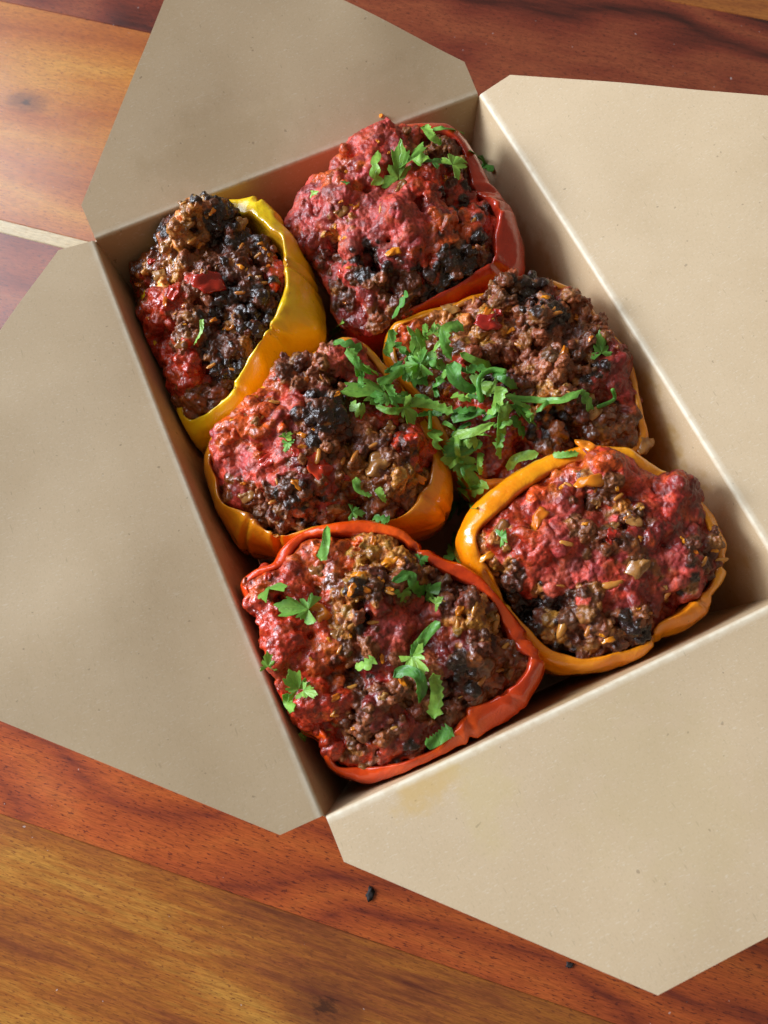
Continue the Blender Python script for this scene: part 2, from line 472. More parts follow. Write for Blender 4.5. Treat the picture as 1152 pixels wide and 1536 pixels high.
# ------------------------------------------------------------------ traced outlines (world millimetres)
PEP = {
 'A': dict(
  outer=[(-23.7,103.2,57.0),(-18.5,101.1,58.0),(-14.8,95.7,58.0),(-13.1,88.9,57.0),(-12.2,82.7,55.0),(-10.2,76.2,52.0),(-9.9,68.8,49.0),(-11.0,61.0,47.0),(-11.7,53.8,46.0),(-14.2,46.6,46.0),(-17.4,41.7,46.0),(-24.1,40.6,46.0),(-33.0,40.6,46.0),(-40.9,35.1,46.0),(-46.2,32.0,46.0),(-55.2,27.3,46.0),(-63.2,26.5,42.0),(-69.4,25.6,38.0),(-74.0,26.4,36.0),(-77.0,30.9,36.0),(-77.7,34.6,38.0),(-76.3,42.8,38.0),(-74.9,50.5,38.0),(-74.2,60.2,38.0),(-75.6,67.3,38.0),(-77.4,73.8,38.0),(-74.9,83.5,38.0),(-72.2,94.6,38.0),(-71.1,104.4,38.0),(-67.2,106.7,40.0),(-60.4,106.6,44.0),(-55.5,106.9,48.0),(-48.7,108.6,52.0),(-38.2,107.8,54.0),(-29.2,105.7,56.0)],
  inner=[(-26.5,95.3,58.0),(-22.8,93.1,60.0),(-20.5,88.1,60.0),(-18.7,83.4,60.0),(-16.5,77.9,60.0),(-17.9,72.6,60.0),(-19.3,68.0,60.0),(-23.0,59.3,60.0),(-28.7,51.9,59.0),(-34.1,46.3,58.0),(-39.3,43.0,57.0),(-41.7,40.7,56.0),(-45.4,39.3,54.0),(-51.7,35.7,52.0),(-57.7,32.2,49.0),(-63.5,31.4,47.0),(-68.0,32.2,44.0),(-71.7,33.3,42.0),(-73.2,36.3,42.0),(-72.5,42.4,42.0),(-71.6,49.3,42.0),(-71.0,58.1,42.0),(-72.3,66.4,42.0),(-73.2,73.0,42.0),(-71.3,81.5,42.0),(-69.4,90.3,42.0),(-67.6,98.6,42.0),(-64.1,100.7,44.0),(-57.8,100.4,48.0),(-52.8,101.3,52.0),(-46.6,102.3,55.0),(-38.1,102.4,57.0),(-30.4,101.1,58.0)],
  fill=[(-26.8,98.8,58.0),(-25.6,92.3,58.0),(-23.7,85.0,58.0),(-20.2,80.3,57.0),(-19.1,71.1,56.0),(-22.4,62.8,55.0),(-27.9,55.2,54.0),(-33.9,49.0,53.0),(-39.2,45.6,52.0),(-45.4,41.2,50.0),(-51.8,37.5,48.0),(-57.9,33.4,46.0),(-65.9,32.4,44.0),(-71.7,33.3,42.0),(-76.0,38.6,40.0),(-74.9,47.5,40.0),(-74.1,58.0,39.0),(-76.1,65.1,38.0),(-78.4,72.4,38.0),(-76.7,83.7,38.0),(-73.6,95.2,38.0),(-72.3,103.8,39.0),(-66.7,106.1,42.0),(-59.8,103.0,50.0),(-55.1,105.7,55.0),(-47.6,106.7,58.0),(-38.7,105.9,60.0),(-30.0,103.8,61.0)],
  zc=57,
  hills=[(-41.3,97.4,8,9),(-50.9,92.3,5,7),(-29.1,94.8,5,8),(-29.2,104.8,3,6),(-48.4,57.3,-3,9),(-53.9,62.8,2,8),(-64.6,67.9,-4,9),(-57.9,38.5,-2,9),(-46.1,73.7,2,5)],
  regions=[(-39.2,102.9,'tan',3.8),(-29.2,101.5,'char',3.3),(-48.3,105.6,'dark',3.3),(-55.6,100.9,'char',2.3),(-47.3,98.6,'tan',3.3),(-52.5,91.4,'tan',3.3),(-35.1,92.8,'char',5.2),(-25.1,88.1,'char',3.8),(-45.2,86.4,'meat',3.3),(-32.6,82.0,'dark',4.2),(-27.5,71.8,'dark',3.3),(-24.0,67.6,'red',2.1),(-63.4,91.9,'wetbrown',3.8),(-69.5,79.2,'red',3.3),(-70.9,67.8,'red',3.3),(-71.8,58.0,'red',3.3),(-59.3,74.4,'red',2.1),(-68.9,52.2,'red',2.8),(-64.9,46.1,'red',2.8),(-59.3,65.3,'meat',2.8),(-63.5,57.0,'meat',2.8),(-54.2,48.3,'char',3.3),(-43.2,57.8,'char',3.3),(-31.6,61.4,'char',3.3),(-48.2,51.3,'dark',3.3),(-65.9,36.6,'wetbrown',3.8),(-60.2,35.4,'dark',2.8),(-54.4,41.2,'char',3.3),(-41.8,48.3,'char',2.8),(-70.5,30.5,'wetbrown',3.3),(-60.2,84.1,'tan',1.9)],
  crease=[[(-13.9,88.0),(-8.9,78.4)],[(-21.7,67.4),(-16.3,65.1),(-10.9,60.7)],[(-39.3,48.2),(-33.5,46.1),(-30.4,42.2)],[(-57.5,32.7),(-53.5,34.0),(-51.0,31.4)],[(-18.4,97.5),(-13.6,102.7)]],
 ),
 'B': dict(
  outer=[(41.5,101.3,64.0),(49.0,99.1,64.0),(58.9,96.5,62.0),(62.2,91.5,60.0),(63.1,82.5,59.0),(64.0,74.2,58.0),(64.0,67.8,57.0),(65.7,59.5,56.0),(65.9,50.8,54.0),(63.8,40.8,52.0),(59.2,32.9,50.0),(51.2,32.2,50.0),(40.7,31.9,50.0),(31.6,31.2,50.0),(23.2,32.1,50.0),(11.6,33.4,49.0),(4.0,37.2,46.0),(-4.9,42.1,44.0),(-6.6,54.4,44.0),(-4.2,67.8,46.0),(-6.2,76.6,48.0),(-8.6,87.3,50.0),(-7.9,92.5,52.0),(0.0,96.1,55.0),(9.2,98.3,58.0),(15.1,100.3,60.0),(21.1,102.8,64.0),(30.2,103.3,64.0)],
  inner=[(39.2,96.1,66.0),(47.8,91.6,67.0),(54.2,88.9,66.0),(57.6,83.6,65.0),(58.2,79.0,64.0),(56.7,74.0,62.0),(55.2,67.8,60.0),(55.8,63.5,60.0),(57.5,57.3,63.0),(58.1,51.5,62.0),(52.8,45.4,60.0),(48.6,37.5,58.0),(40.4,36.3,57.0),(31.4,35.5,56.0),(21.0,35.0,55.0),(12.2,34.6,53.0),(4.7,38.4,50.0),(-2.1,44.2,48.0),(-3.5,53.2,48.0),(-2.2,65.3,50.0),(-4.1,74.3,52.0),(-6.0,83.9,54.0),(-5.5,87.8,56.0),(1.5,90.9,58.0),(10.3,93.9,61.0),(15.7,95.0,63.0),(21.7,97.8,66.0),(29.6,98.7,66.0)],
  fill=[(35.0,103.3,70.0),(40.4,98.7,70.0),(48.6,93.3,67.0),(54.7,89.8,65.0),(58.6,85.2,63.0),(59.3,80.5,62.0),(57.5,74.6,60.0),(56.2,68.5,58.0),(58.1,62.3,58.0),(59.3,53.9,58.0),(54.4,47.2,57.0),(48.8,38.2,57.0),(40.5,36.5,57.0),(31.4,35.5,56.0),(21.4,34.8,55.0),(12.1,34.0,53.0),(3.7,33.3,51.0),(-6.5,38.2,49.0),(-8.9,51.0,49.0),(-7.0,64.3,51.0),(-9.6,73.5,53.0),(-11.8,83.8,55.0),(-10.6,90.9,56.0),(-2.2,94.7,59.0),(7.7,97.4,61.0),(12.9,98.3,63.0),(19.1,102.0,67.0),(27.3,101.6,70.0)],
  zc=68,
  hills=[(22.8,60.5,4,9),(19.4,87.5,4,10),(5.1,78.3,3,8),(34.3,97.0,2,7),(39.8,74.6,2,8),(0.2,68.1,-7,5),(9.2,54.1,-10,6),(46.7,61.6,-5,6),(17.4,56.9,-6,3),(36.6,57.0,3,8),(-1.8,45.0,-4,9),(-3.9,34.5,-3,8),(36.6,35.7,2,8),(2.6,60.8,3,6)],
  regions=[(29.9,99.1,'pink',4.7),(39.9,97.7,'pinkred',3.8),(15.1,89.6,'orangered',3.8),(21.7,89.7,'pinkred',3.3),(3.0,85.6,'pink',5.2),(-4.6,73.5,'pinkdark',4.7),(19.0,74.8,'pink',4.7),(35.5,76.6,'pinkred',3.8),(24.9,59.5,'pink',5.2),(24.2,69.2,'pink',4.2),(38.2,65.7,'red',4.2),(39.6,52.5,'orangered',4.2),(44.8,85.3,'meat',3.3),(54.0,87.6,'meat',2.8),(53.1,74.7,'dark',2.3),(46.7,61.6,'char',2.8),(51.4,50.0,'red',3.3),(45.5,43.5,'meat',2.8),(3.8,69.5,'tan',2.3),(0.1,66.6,'dark',2.8),(8.0,64.4,'pink',2.8),(3.7,60.3,'pink',3.3),(8.3,53.6,'char',3.3),(18.2,50.4,'pinkdark',3.3),(26.5,46.5,'red',3.3),(39.0,38.2,'char',7.0),(27.6,37.0,'char',6.1),(16.7,36.3,'dark',4.2),(19.4,31.5,'char',6.1),(12.8,44.0,'dark',2.3),(-1.7,50.9,'dark',2.8),(0.3,44.0,'pinkdark',3.3),(-9.0,45.5,'pinkdark',2.3),(5.4,38.7,'meat',3.3),(-4.4,33.3,'wine',5.2),(4.2,30.6,'wine',3.3),(36.3,104.6,'orangered',1.4),(34.7,61.1,'pinkdark',2.8),(36.0,45.0,'pinkdark',2.3)],
  crease=[[(54.6,66.7),(62.4,63.7)],[(57.6,52.6),(63.9,54.5)],[(48.2,36.1),(55.4,30.2)]],
 ),
 'E': dict(
  outer=[(11.4,33.0,51.8),(19.6,31.9,52.8),(28.5,29.4,53.8),(38.5,29.8,53.8),(44.5,28.1,55.0),(53.0,26.0,57.0),(59.5,23.7,58.0),(64.7,20.4,58.0),(69.7,14.3,57.0),(71.9,8.3,56.0),(73.2,1.4,55.0),(75.0,-6.5,54.0),(76.5,-13.1,53.0),(75.3,-19.3,52.0),(72.6,-28.0,51.0),(70.5,-36.4,49.0),(69.6,-42.2,47.0),(63.9,-45.1,45.0),(49.4,-43.7,45.0),(29.7,-43.2,45.8),(14.0,-36.4,43.8),(7.8,-33.6,43.8),(4.3,-23.4,45.8),(3.0,-10.1,47.8),(2.2,-0.7,49.8),(-0.4,11.9,50.8),(-0.3,23.8,50.8),(5.3,32.3,50.8)],
  inner=[(10.8,29.4,54.8),(18.2,28.1,55.8),(27.2,26.2,56.8),(36.4,26.0,56.8),(42.6,24.7,57.0),(51.0,22.7,59.0),(57.5,20.8,60.0),(62.3,17.6,60.0),(66.8,11.8,59.0),(68.8,6.4,58.0),(69.9,-0.4,57.0),(71.5,-7.9,56.0),(72.9,-14.1,55.0),(72.0,-19.5,54.0),(69.4,-27.6,53.0),(66.9,-35.7,51.0),(66.1,-39.9,49.0),(61.4,-41.7,47.0),(48.0,-40.7,47.0),(30.7,-40.5,47.8),(17.5,-33.5,45.8),(10.9,-30.5,45.8),(7.9,-21.9,47.8),(6.5,-9.9,49.8),(5.5,-1.1,51.8),(2.7,11.0,52.8),(2.4,21.3,52.8),(6.7,28.5,52.8)],
  fill=[(10.5,30.5,54.0),(18.2,29.1,55.0),(27.3,27.1,56.0),(36.5,26.9,57.0),(43.1,27.6,60.0),(47.8,28.6,62.0),(52.6,25.4,62.0),(58.7,23.2,62.0),(63.3,19.7,61.0),(67.3,13.1,60.0),(69.6,6.8,60.0),(71.4,-0.4,59.0),(73.5,-8.2,58.0),(75.2,-14.9,57.0),(73.6,-20.9,56.0),(71.1,-28.6,54.0),(67.9,-36.5,52.0),(66.8,-41.3,50.0),(62.3,-43.2,47.0),(48.0,-41.9,47.0),(30.6,-41.5,46.0),(17.0,-34.8,45.0),(9.6,-31.3,45.0),(7.2,-22.5,47.0),(5.5,-10.1,49.0),(4.7,-0.8,51.0),(1.1,11.1,53.0),(1.0,22.0,53.0),(6.0,29.7,53.0)],
  zc=59,
  hills=[(46.6,23.0,7,7),(48.8,7.3,6,10),(34.3,14.1,5,6),(66.3,10.8,4,8),(65.7,-9.2,4,9),(48.6,-12.4,3,8),(8.0,6.6,-3,12),(9.3,20.1,-2,9),(35.6,-3.5,-4,6),(20.0,-33.8,-5,12),(44.0,-34.5,-3,10),(45.9,-22.1,3,7),(15.9,-2.7,1,6)],
  regions=[(47.9,25.5,'char',4.2),(40.8,24.3,'meat',3.3),(53.4,11.0,'char',3.3),(47.6,5.0,'meat',4.2),(56.1,3.9,'char',2.8),(65.5,14.2,'meat',4.2),(62.6,18.5,'pinkdark',2.3),(67.9,4.2,'meat',3.8),(34.3,14.1,'tan',3.8),(36.1,7.5,'meat',3.3),(39.9,0.0,'meat',3.8),(51.0,-7.9,'meat',3.8),(59.5,-6.3,'dark',3.3),(68.2,-4.7,'meat',3.8),(68.9,-14.9,'pinkdark',4.2),(60.7,-18.1,'char',2.3),(64.3,-25.2,'pinkdark',3.3),(51.4,-16.5,'meat',3.3),(40.9,-19.7,'tan',2.3),(40.6,-25.0,'char',3.8),(48.7,-26.1,'dark',3.3),(55.5,-31.9,'wetbrown',3.8),(59.0,-38.9,'wetbrown',3.3),(40.9,-35.7,'wetbrown',4.7),(28.0,-32.3,'wine',4.7),(18.0,-32.9,'wine',5.6),(11.2,-27.1,'wine',3.8),(17.0,-0.4,'red',2.3),(18.9,-6.8,'red',2.3),(10.8,-3.0,'tan',2.3),(8.9,3.4,'wetbrown',3.3),(12.3,15.8,'wetbrown',3.3),(8.3,23.4,'orangered',2.8),(22.0,22.8,'tan',2.3),(22.8,16.6,'wetbrown',2.8),(28.3,-2.9,'char',2.3),(32.1,-10.2,'dark',2.8),(5.6,-8.7,'dark',2.8),(18.5,-17.4,'wine',3.3)],
  crease=[],
 ),
 'D': dict(
  outer=[(-11.2,32.1,57.0),(-5.0,26.1,56.0),(-3.0,17.8,55.0),(-0.8,10.3,54.0),(1.4,-2.3,53.0),(2.4,-9.9,52.0),(3.1,-17.9,50.0),(1.3,-27.7,48.0),(-2.5,-34.7,47.0),(-8.9,-38.9,46.0),(-16.5,-38.2,45.0),(-24.3,-36.1,45.0),(-35.6,-34.4,44.0),(-44.0,-32.5,42.0),(-53.4,-29.4,40.0),(-64.3,-23.3,38.0),(-72.8,-16.0,38.0),(-75.8,-6.5,39.0),(-75.6,3.5,40.0),(-74.0,14.6,42.0),(-71.1,17.7,45.0),(-66.1,21.0,50.0),(-60.2,21.8,53.0),(-53.0,22.9,55.0),(-45.0,26.6,56.0),(-38.3,30.5,57.0),(-33.5,32.2,58.0),(-26.3,30.5,58.0),(-18.9,31.7,57.0)],
  inner=[(-12.5,28.6,59.0),(-8.0,23.1,58.0),(-6.3,16.4,57.0),(-4.6,9.2,56.0),(-2.6,-2.8,55.0),(-2.2,-11.1,55.0),(-2.5,-18.5,54.0),(-6.2,-26.3,53.0),(-11.1,-30.0,53.0),(-18.1,-33.6,53.0),(-24.7,-33.6,53.0),(-33.4,-30.1,53.0),(-43.6,-26.1,53.0),(-53.7,-24.1,52.0),(-60.1,-20.9,51.0),(-65.9,-11.5,50.0),(-71.6,-3.3,49.0),(-70.8,5.2,49.0),(-70.8,11.0,50.0),(-67.9,14.3,51.0),(-63.8,16.7,54.0),(-58.8,17.4,56.0),(-52.1,19.2,57.0),(-44.6,22.8,58.0),(-38.1,26.5,59.0),(-33.8,28.3,60.0),(-27.5,27.0,60.0),(-20.2,28.2,59.0)],
  fill=[(-11.7,30.4,60.0),(-6.7,25.9,59.0),(-5.4,17.1,58.0),(-3.4,8.9,57.0),(-1.6,-3.3,56.0),(-0.1,-10.7,55.0),(-1.9,-18.8,54.0),(-6.0,-26.0,52.0),(-10.7,-29.4,51.0),(-17.8,-33.0,51.0),(-24.3,-32.5,51.0),(-33.1,-29.0,51.0),(-43.3,-25.1,51.0),(-53.5,-22.8,50.0),(-60.0,-19.7,49.0),(-65.8,-10.3,48.0),(-71.7,-2.5,47.0),(-70.9,6.1,47.0),(-70.4,10.8,50.0),(-68.8,14.9,54.0),(-65.0,18.7,58.0),(-59.3,20.4,59.0),(-52.5,21.6,60.0),(-44.6,25.6,60.0),(-38.1,29.8,60.0),(-33.2,31.9,61.0),(-26.2,29.8,61.0),(-18.7,31.4,60.0)],
  zc=63,
  hills=[(-52.6,11.0,3,10),(-26.3,23.0,3,8),(-12.2,24.7,3,6),(-29.9,3.1,4,8),(-7.2,-15.3,3,6),(-51.8,-16.1,2,6),(-30.3,-24.8,-5,9),(-44.8,-26.6,-4,9),(-13.1,-22.8,2,6),(-27.7,-8.3,-3,7),(-19.7,-32.1,-6,6),(-64.9,-8.8,-4,7)],
  regions=[(-58.6,13.8,'orangered',2.1),(-63.9,5.9,'pink',4.7),(-56.9,0.1,'pinkred',4.2),(-52.6,11.0,'orangered',4.2),(-46.7,8.3,'pink',4.2),(-48.2,-1.4,'pinkred',3.3),(-47.1,19.1,'orangered',3.3),(-39.1,15.3,'pinkred',3.8),(-32.9,24.7,'dark',3.8),(-27.3,20.7,'meat',3.8),(-16.2,23.8,'pink',4.2),(-10.7,22.6,'pinkred',2.8),(-21.2,17.9,'dark',2.8),(-31.0,6.2,'char',2.8),(-28.4,1.1,'char',2.8),(-37.8,4.1,'meat',3.3),(-18.1,2.9,'wine',3.3),(-13.1,-2.1,'red',3.3),(-11.2,-8.3,'dark',2.8),(-18.0,-7.7,'meat',3.3),(-25.9,-4.0,'dark',3.3),(-33.5,-10.8,'meat',2.8),(-27.6,-13.5,'tan',2.8),(-38.3,-11.1,'wine',2.8),(-6.8,-14.2,'red',3.3),(-1.3,-12.8,'red',2.8),(-14.1,-19.8,'dark',2.8),(-11.2,-26.2,'tan',2.8),(-16.9,-31.0,'meat',3.3),(-20.6,-34.1,'pinkred',2.8),(-47.6,-16.8,'char',2.8),(-53.8,-15.2,'dark',3.3),(-59.9,-13.5,'meat',2.8),(-66.9,-7.9,'wetbrown',3.3),(-54.3,-22.2,'meat',2.8),(-42.7,-21.5,'meat',3.3),(-31.2,-26.8,'wetbrown',4.2),(-24.5,-32.4,'wetbrown',2.8),(-41.3,-7.2,'meat',2.8),(-36.2,-17.1,'pinkdark',2.3),(-68.7,-0.8,'wetbrown',1.9)],
  crease=[[(-60.0,-22.3),(-61.8,-29.0)],[(-65.6,-13.4),(-72.2,-17.4)],[(-9.8,-31.3),(-4.9,-37.1)]],
 ),
 'C': dict(
  outer=[(-64.4,-32.3,57.0),(-59.9,-28.6,57.0),(-51.2,-26.5,57.0),(-39.4,-28.7,57.0),(-29.3,-32.9,57.0),(-22.3,-39.8,57.0),(-18.9,-47.1,56.0),(-14.5,-52.5,56.0),(-8.6,-59.1,56.0),(-4.8,-67.6,55.0),(-2.6,-76.5,55.0),(-1.2,-85.7,54.0),(-0.2,-93.0,54.0),(-2.2,-98.4,53.0),(-8.5,-102.9,52.0),(-15.0,-104.8,51.0),(-21.4,-107.5,48.0),(-31.7,-109.3,48.0),(-43.0,-109.0,48.0),(-53.3,-107.1,48.0),(-63.6,-104.9,48.0),(-70.7,-99.6,48.0),(-73.3,-94.3,49.0),(-71.8,-88.2,50.0),(-75.9,-82.9,50.0),(-78.5,-75.7,50.0),(-79.2,-65.2,51.0),(-76.9,-54.8,52.0),(-75.4,-47.0,53.0),(-76.4,-40.7,54.0),(-76.3,-33.9,55.0),(-71.5,-31.9,57.0),(-68.4,-32.1,57.0)],
  inner=[(-60.8,-34.7,58.0),(-58.3,-33.0,58.0),(-51.1,-30.3,58.0),(-42.7,-32.5,59.0),(-32.7,-36.6,59.0),(-26.3,-41.8,59.0),(-22.4,-48.5,58.0),(-17.8,-55.4,58.0),(-12.4,-62.5,57.0),(-8.1,-69.6,57.0),(-7.2,-77.6,56.0),(-6.8,-86.6,56.0),(-4.1,-92.4,56.0),(-6.3,-95.6,56.0),(-13.7,-98.2,55.0),(-20.3,-98.6,54.0),(-27.9,-97.7,54.0),(-32.3,-101.2,54.0),(-42.2,-103.8,53.0),(-53.7,-104.0,52.0),(-63.3,-100.1,51.0),(-70.1,-95.9,51.0),(-70.0,-91.9,53.0),(-69.5,-86.9,54.0),(-72.0,-81.5,54.0),(-74.9,-74.9,54.0),(-75.9,-65.8,55.0),(-74.3,-56.7,56.0),(-72.6,-49.7,57.0),(-73.5,-42.4,57.0),(-73.6,-36.8,58.0),(-69.5,-35.4,58.0),(-66.0,-35.2,58.0)],
  fill=[(-61.0,-33.9,58.0),(-58.0,-32.7,58.0),(-51.1,-30.3,58.0),(-42.7,-32.2,58.0),(-32.6,-36.3,58.0),(-26.2,-41.5,58.0),(-22.3,-48.3,57.0),(-17.7,-55.2,57.0),(-12.3,-62.3,56.0),(-7.9,-69.5,56.0),(-7.0,-77.5,55.0),(-6.9,-86.3,55.0),(-4.7,-92.1,54.0),(-6.8,-95.1,54.0),(-13.7,-97.7,54.0),(-20.0,-98.2,53.0),(-27.2,-97.5,53.0),(-32.0,-100.9,53.0),(-42.0,-103.4,52.0),(-53.5,-103.7,51.0),(-63.1,-99.7,50.0),(-70.1,-95.5,50.0),(-72.2,-91.9,52.0),(-71.7,-87.1,54.0),(-75.4,-82.5,54.0),(-78.5,-75.2,54.0),(-79.6,-65.2,55.0),(-77.4,-55.3,56.0),(-75.8,-47.6,57.0),(-76.3,-41.4,58.0),(-75.6,-35.0,58.0),(-71.2,-32.8,58.0),(-66.3,-33.1,58.0)],
  zc=62,
  hills=[(-69.0,-57.9,4,12),(-42.3,-54.5,6,12),(-28.6,-51.5,2,8),(-16.4,-73.1,4,8),(-22.6,-85.6,2,9),(-56.5,-74.4,-4,9),(-34.4,-73.7,-1,8),(-53.2,-86.4,3,10),(-68.4,-77.4,2,8),(-12.7,-92.2,-5,8),(-53.5,-47.0,-3,8),(-35.6,-94.5,-4,8),(-43.0,-82.7,1,8),(-23.0,-61.0,-4,6)],
  regions=[(-61.3,-38.9,'pinkred',4.2),(-69.2,-42.2,'red',3.8),(-69.6,-48.7,'red',4.2),(-67.1,-58.8,'red',5.2),(-64.0,-66.7,'orangered',4.2),(-73.8,-64.4,'red',3.3),(-59.1,-44.5,'red',3.3),(-53.0,-40.4,'orangered',2.8),(-50.8,-46.0,'wetbrown',2.8),(-45.5,-43.8,'orangered',2.8),(-39.8,-46.4,'tan',3.3),(-29.6,-48.7,'tan',2.8),(-45.1,-53.2,'tan',3.3),(-38.7,-53.8,'dark',3.3),(-44.7,-62.4,'char',2.8),(-45.0,-55.5,'char',2.3),(-42.7,-67.7,'pinkdark',3.3),(-48.9,-67.1,'meat',3.3),(-52.0,-59.0,'tan',2.8),(-31.3,-57.2,'meat',3.3),(-22.1,-56.8,'dark',3.3),(-34.6,-69.2,'pink',4.7),(-28.3,-69.9,'wine',3.3),(-39.7,-75.6,'wine',3.8),(-29.9,-77.9,'wine',3.3),(-14.6,-69.4,'dark',3.3),(-19.1,-74.0,'tan',2.3),(-13.7,-76.5,'tan',2.8),(-16.4,-81.9,'dark',3.3),(-24.4,-84.8,'char',2.8),(-20.9,-82.1,'pinkdark',2.8),(-16.3,-90.6,'wetbrown',3.8),(-12.8,-87.9,'meat',2.3),(-49.3,-77.7,'wine',3.3),(-56.5,-74.4,'dark',3.8),(-52.5,-84.7,'meat',4.7),(-40.2,-86.1,'meat',3.8),(-39.1,-92.9,'meat',3.8),(-49.5,-92.3,'pinkdark',3.3),(-60.0,-87.5,'dark',3.3),(-60.5,-93.4,'meat',3.8),(-67.4,-80.0,'red',3.8),(-72.4,-81.9,'red',3.3),(-70.6,-72.3,'red',3.3),(-68.3,-91.9,'red',3.3),(-63.9,-81.6,'orangered',2.8),(-51.9,-101.3,'char',2.1),(-56.8,-99.1,'red',2.3),(-42.3,-99.6,'wine',2.8),(-30.4,-92.6,'dark',3.3),(-70.8,-38.0,'orangered',2.3),(-49.4,-75.5,'char',1.9)],
  crease=[[(-29.5,-97.8),(-29.2,-103.1),(-31.5,-109.5)],[(-21.9,-47.5),(-17.5,-47.6)],[(-4.1,-92.2),(-0.4,-93.4)],[(-70.1,-92.9),(-71.1,-88.7)],[(-6.4,-86.4),(-1.6,-86.1)],[(-15.9,-98.4),(-12.8,-103.3)]],
 ),
 'F': dict(
  outer=[(-7.6,-49.7,54.0),(-4.1,-46.1,56.0),(2.4,-41.5,57.0),(10.9,-39.1,58.0),(21.2,-37.0,58.0),(31.5,-36.8,58.0),(40.2,-38.0,58.0),(45.4,-38.9,58.0),(50.9,-42.2,58.0),(56.5,-45.9,58.0),(59.7,-50.8,57.0),(63.9,-56.9,56.0),(69.0,-61.8,56.0),(69.6,-69.6,55.0),(71.4,-76.7,54.0),(70.7,-83.2,53.0),(70.4,-86.9,52.0),(67.1,-90.5,52.0),(64.5,-95.5,51.0),(57.9,-98.6,51.0),(54.2,-102.1,50.0),(46.6,-104.0,50.0),(37.5,-103.1,49.0),(30.2,-106.1,49.0),(21.9,-105.4,48.0),(14.0,-103.6,48.0),(6.1,-100.3,47.0),(1.2,-95.9,46.0),(-2.4,-90.1,46.0),(-4.4,-77.7,47.0),(-6.5,-65.6,50.0),(-8.6,-56.3,53.0)],
  inner=[(-3.1,-53.8,58.0),(-1.1,-51.1,58.0),(2.9,-49.1,59.0),(11.6,-46.1,60.0),(20.9,-43.8,60.0),(31.5,-42.9,60.0),(39.6,-44.1,60.0),(43.0,-44.9,60.0),(47.7,-47.0,60.0),(53.1,-49.1,59.0),(55.6,-53.3,59.0),(58.8,-58.9,58.0),(63.2,-64.0,58.0),(64.8,-70.6,57.0),(66.3,-77.6,56.0),(65.9,-82.9,55.0),(65.9,-86.0,54.0),(63.6,-90.4,54.0),(58.3,-94.6,54.0),(51.4,-97.3,54.0),(43.3,-99.4,54.0),(36.8,-98.5,53.0),(32.6,-102.0,53.0),(24.0,-102.4,52.0),(13.7,-99.4,51.0),(6.0,-94.1,50.0),(2.9,-88.9,49.0),(1.6,-84.2,49.0),(-0.4,-76.0,50.0),(-2.3,-65.9,53.0),(-3.3,-57.9,56.0)],
  fill=[(-2.9,-53.6,57.0),(-0.7,-51.0,57.0),(3.3,-49.5,58.0),(12.0,-46.5,59.0),(21.4,-44.1,59.0),(31.7,-42.8,59.0),(38.4,-42.7,60.0),(44.7,-40.5,61.0),(48.9,-44.3,61.0),(54.6,-48.2,60.0),(57.3,-52.6,59.0),(60.7,-57.8,58.0),(68.4,-60.8,59.0),(69.3,-69.6,57.0),(70.3,-77.0,56.0),(69.5,-83.3,55.0),(68.2,-87.0,54.0),(64.3,-91.0,54.0),(58.5,-94.2,53.0),(51.7,-96.7,53.0),(43.5,-98.8,53.0),(37.2,-98.0,52.0),(32.8,-101.5,52.0),(24.4,-102.0,51.0),(14.1,-99.0,50.0),(6.8,-93.9,49.0),(3.7,-88.6,48.0),(2.2,-84.3,48.0),(0.2,-76.0,49.0),(-1.7,-65.9,52.0),(-3.2,-58.6,56.0)],
  zc=62,
  hills=[(46.8,-50.1,3,8),(62.4,-64.7,5,8),(29.1,-51.8,1,8),(14.3,-61.9,3,10),(54.8,-85.2,2,8),(47.5,-81.8,-2,8),(37.2,-62.9,-3,7),(33.5,-77.7,-2,5),(3.7,-77.8,-9,8),(12.8,-81.9,-5,6),(44.7,-94.3,-7,6),(25.5,-87.8,-2,8),(28.2,-99.0,3,5),(-2.6,-63.5,-4,7),(56.0,-71.5,2,8),(11.6,-92.5,-3,7),(32.6,-58.3,-2,8)],
  regions=[(44.1,-46.3,'orangered',2.3),(45.7,-52.1,'pinkred',5.2),(37.2,-45.6,'orangered',2.3),(27.4,-46.1,'orangered',2.8),(17.5,-51.4,'pinkred',4.2),(10.7,-55.5,'red',3.8),(28.0,-53.8,'pinkdark',4.2),(34.8,-54.4,'dark',2.8),(20.1,-59.8,'pink',4.2),(11.3,-67.5,'pinkred',4.7),(20.6,-71.8,'pink',4.7),(32.4,-63.1,'pink',3.3),(37.2,-62.9,'meat',3.3),(28.4,-66.0,'meat',2.8),(40.7,-69.3,'dark',2.8),(42.1,-62.7,'tan',1.9),(62.4,-64.7,'pinkdark',4.7),(54.5,-66.0,'pinkred',3.3),(50.8,-76.3,'wine',5.2),(59.3,-77.8,'pinkdark',4.7),(50.1,-85.3,'pink',4.2),(60.8,-83.3,'dark',2.3),(58.3,-88.0,'dark',2.8),(51.0,-89.7,'char',1.6),(37.2,-79.4,'wetbrown',3.3),(31.4,-81.4,'pinkred',2.8),(35.9,-85.7,'pinkdark',3.8),(39.2,-91.8,'pinkdark',3.3),(25.7,-83.3,'pink',2.8),(0.3,-57.8,'tan',3.3),(-2.6,-63.5,'tan',3.3),(2.0,-67.9,'dark',3.3),(2.8,-75.1,'char',4.2),(8.2,-82.1,'char',3.8),(15.6,-81.0,'dark',2.8),(9.9,-87.3,'tan',2.8),(18.2,-84.4,'dark',3.3),(17.9,-93.2,'meat',3.3),(12.4,-95.0,'dark',3.3),(5.2,-91.8,'char',2.3),(28.2,-99.0,'char',2.8),(21.3,-99.1,'dark',2.8),(40.8,-97.0,'wine',2.8),(42.1,-90.9,'tan',2.3),(34.3,-96.3,'meat',2.8)],
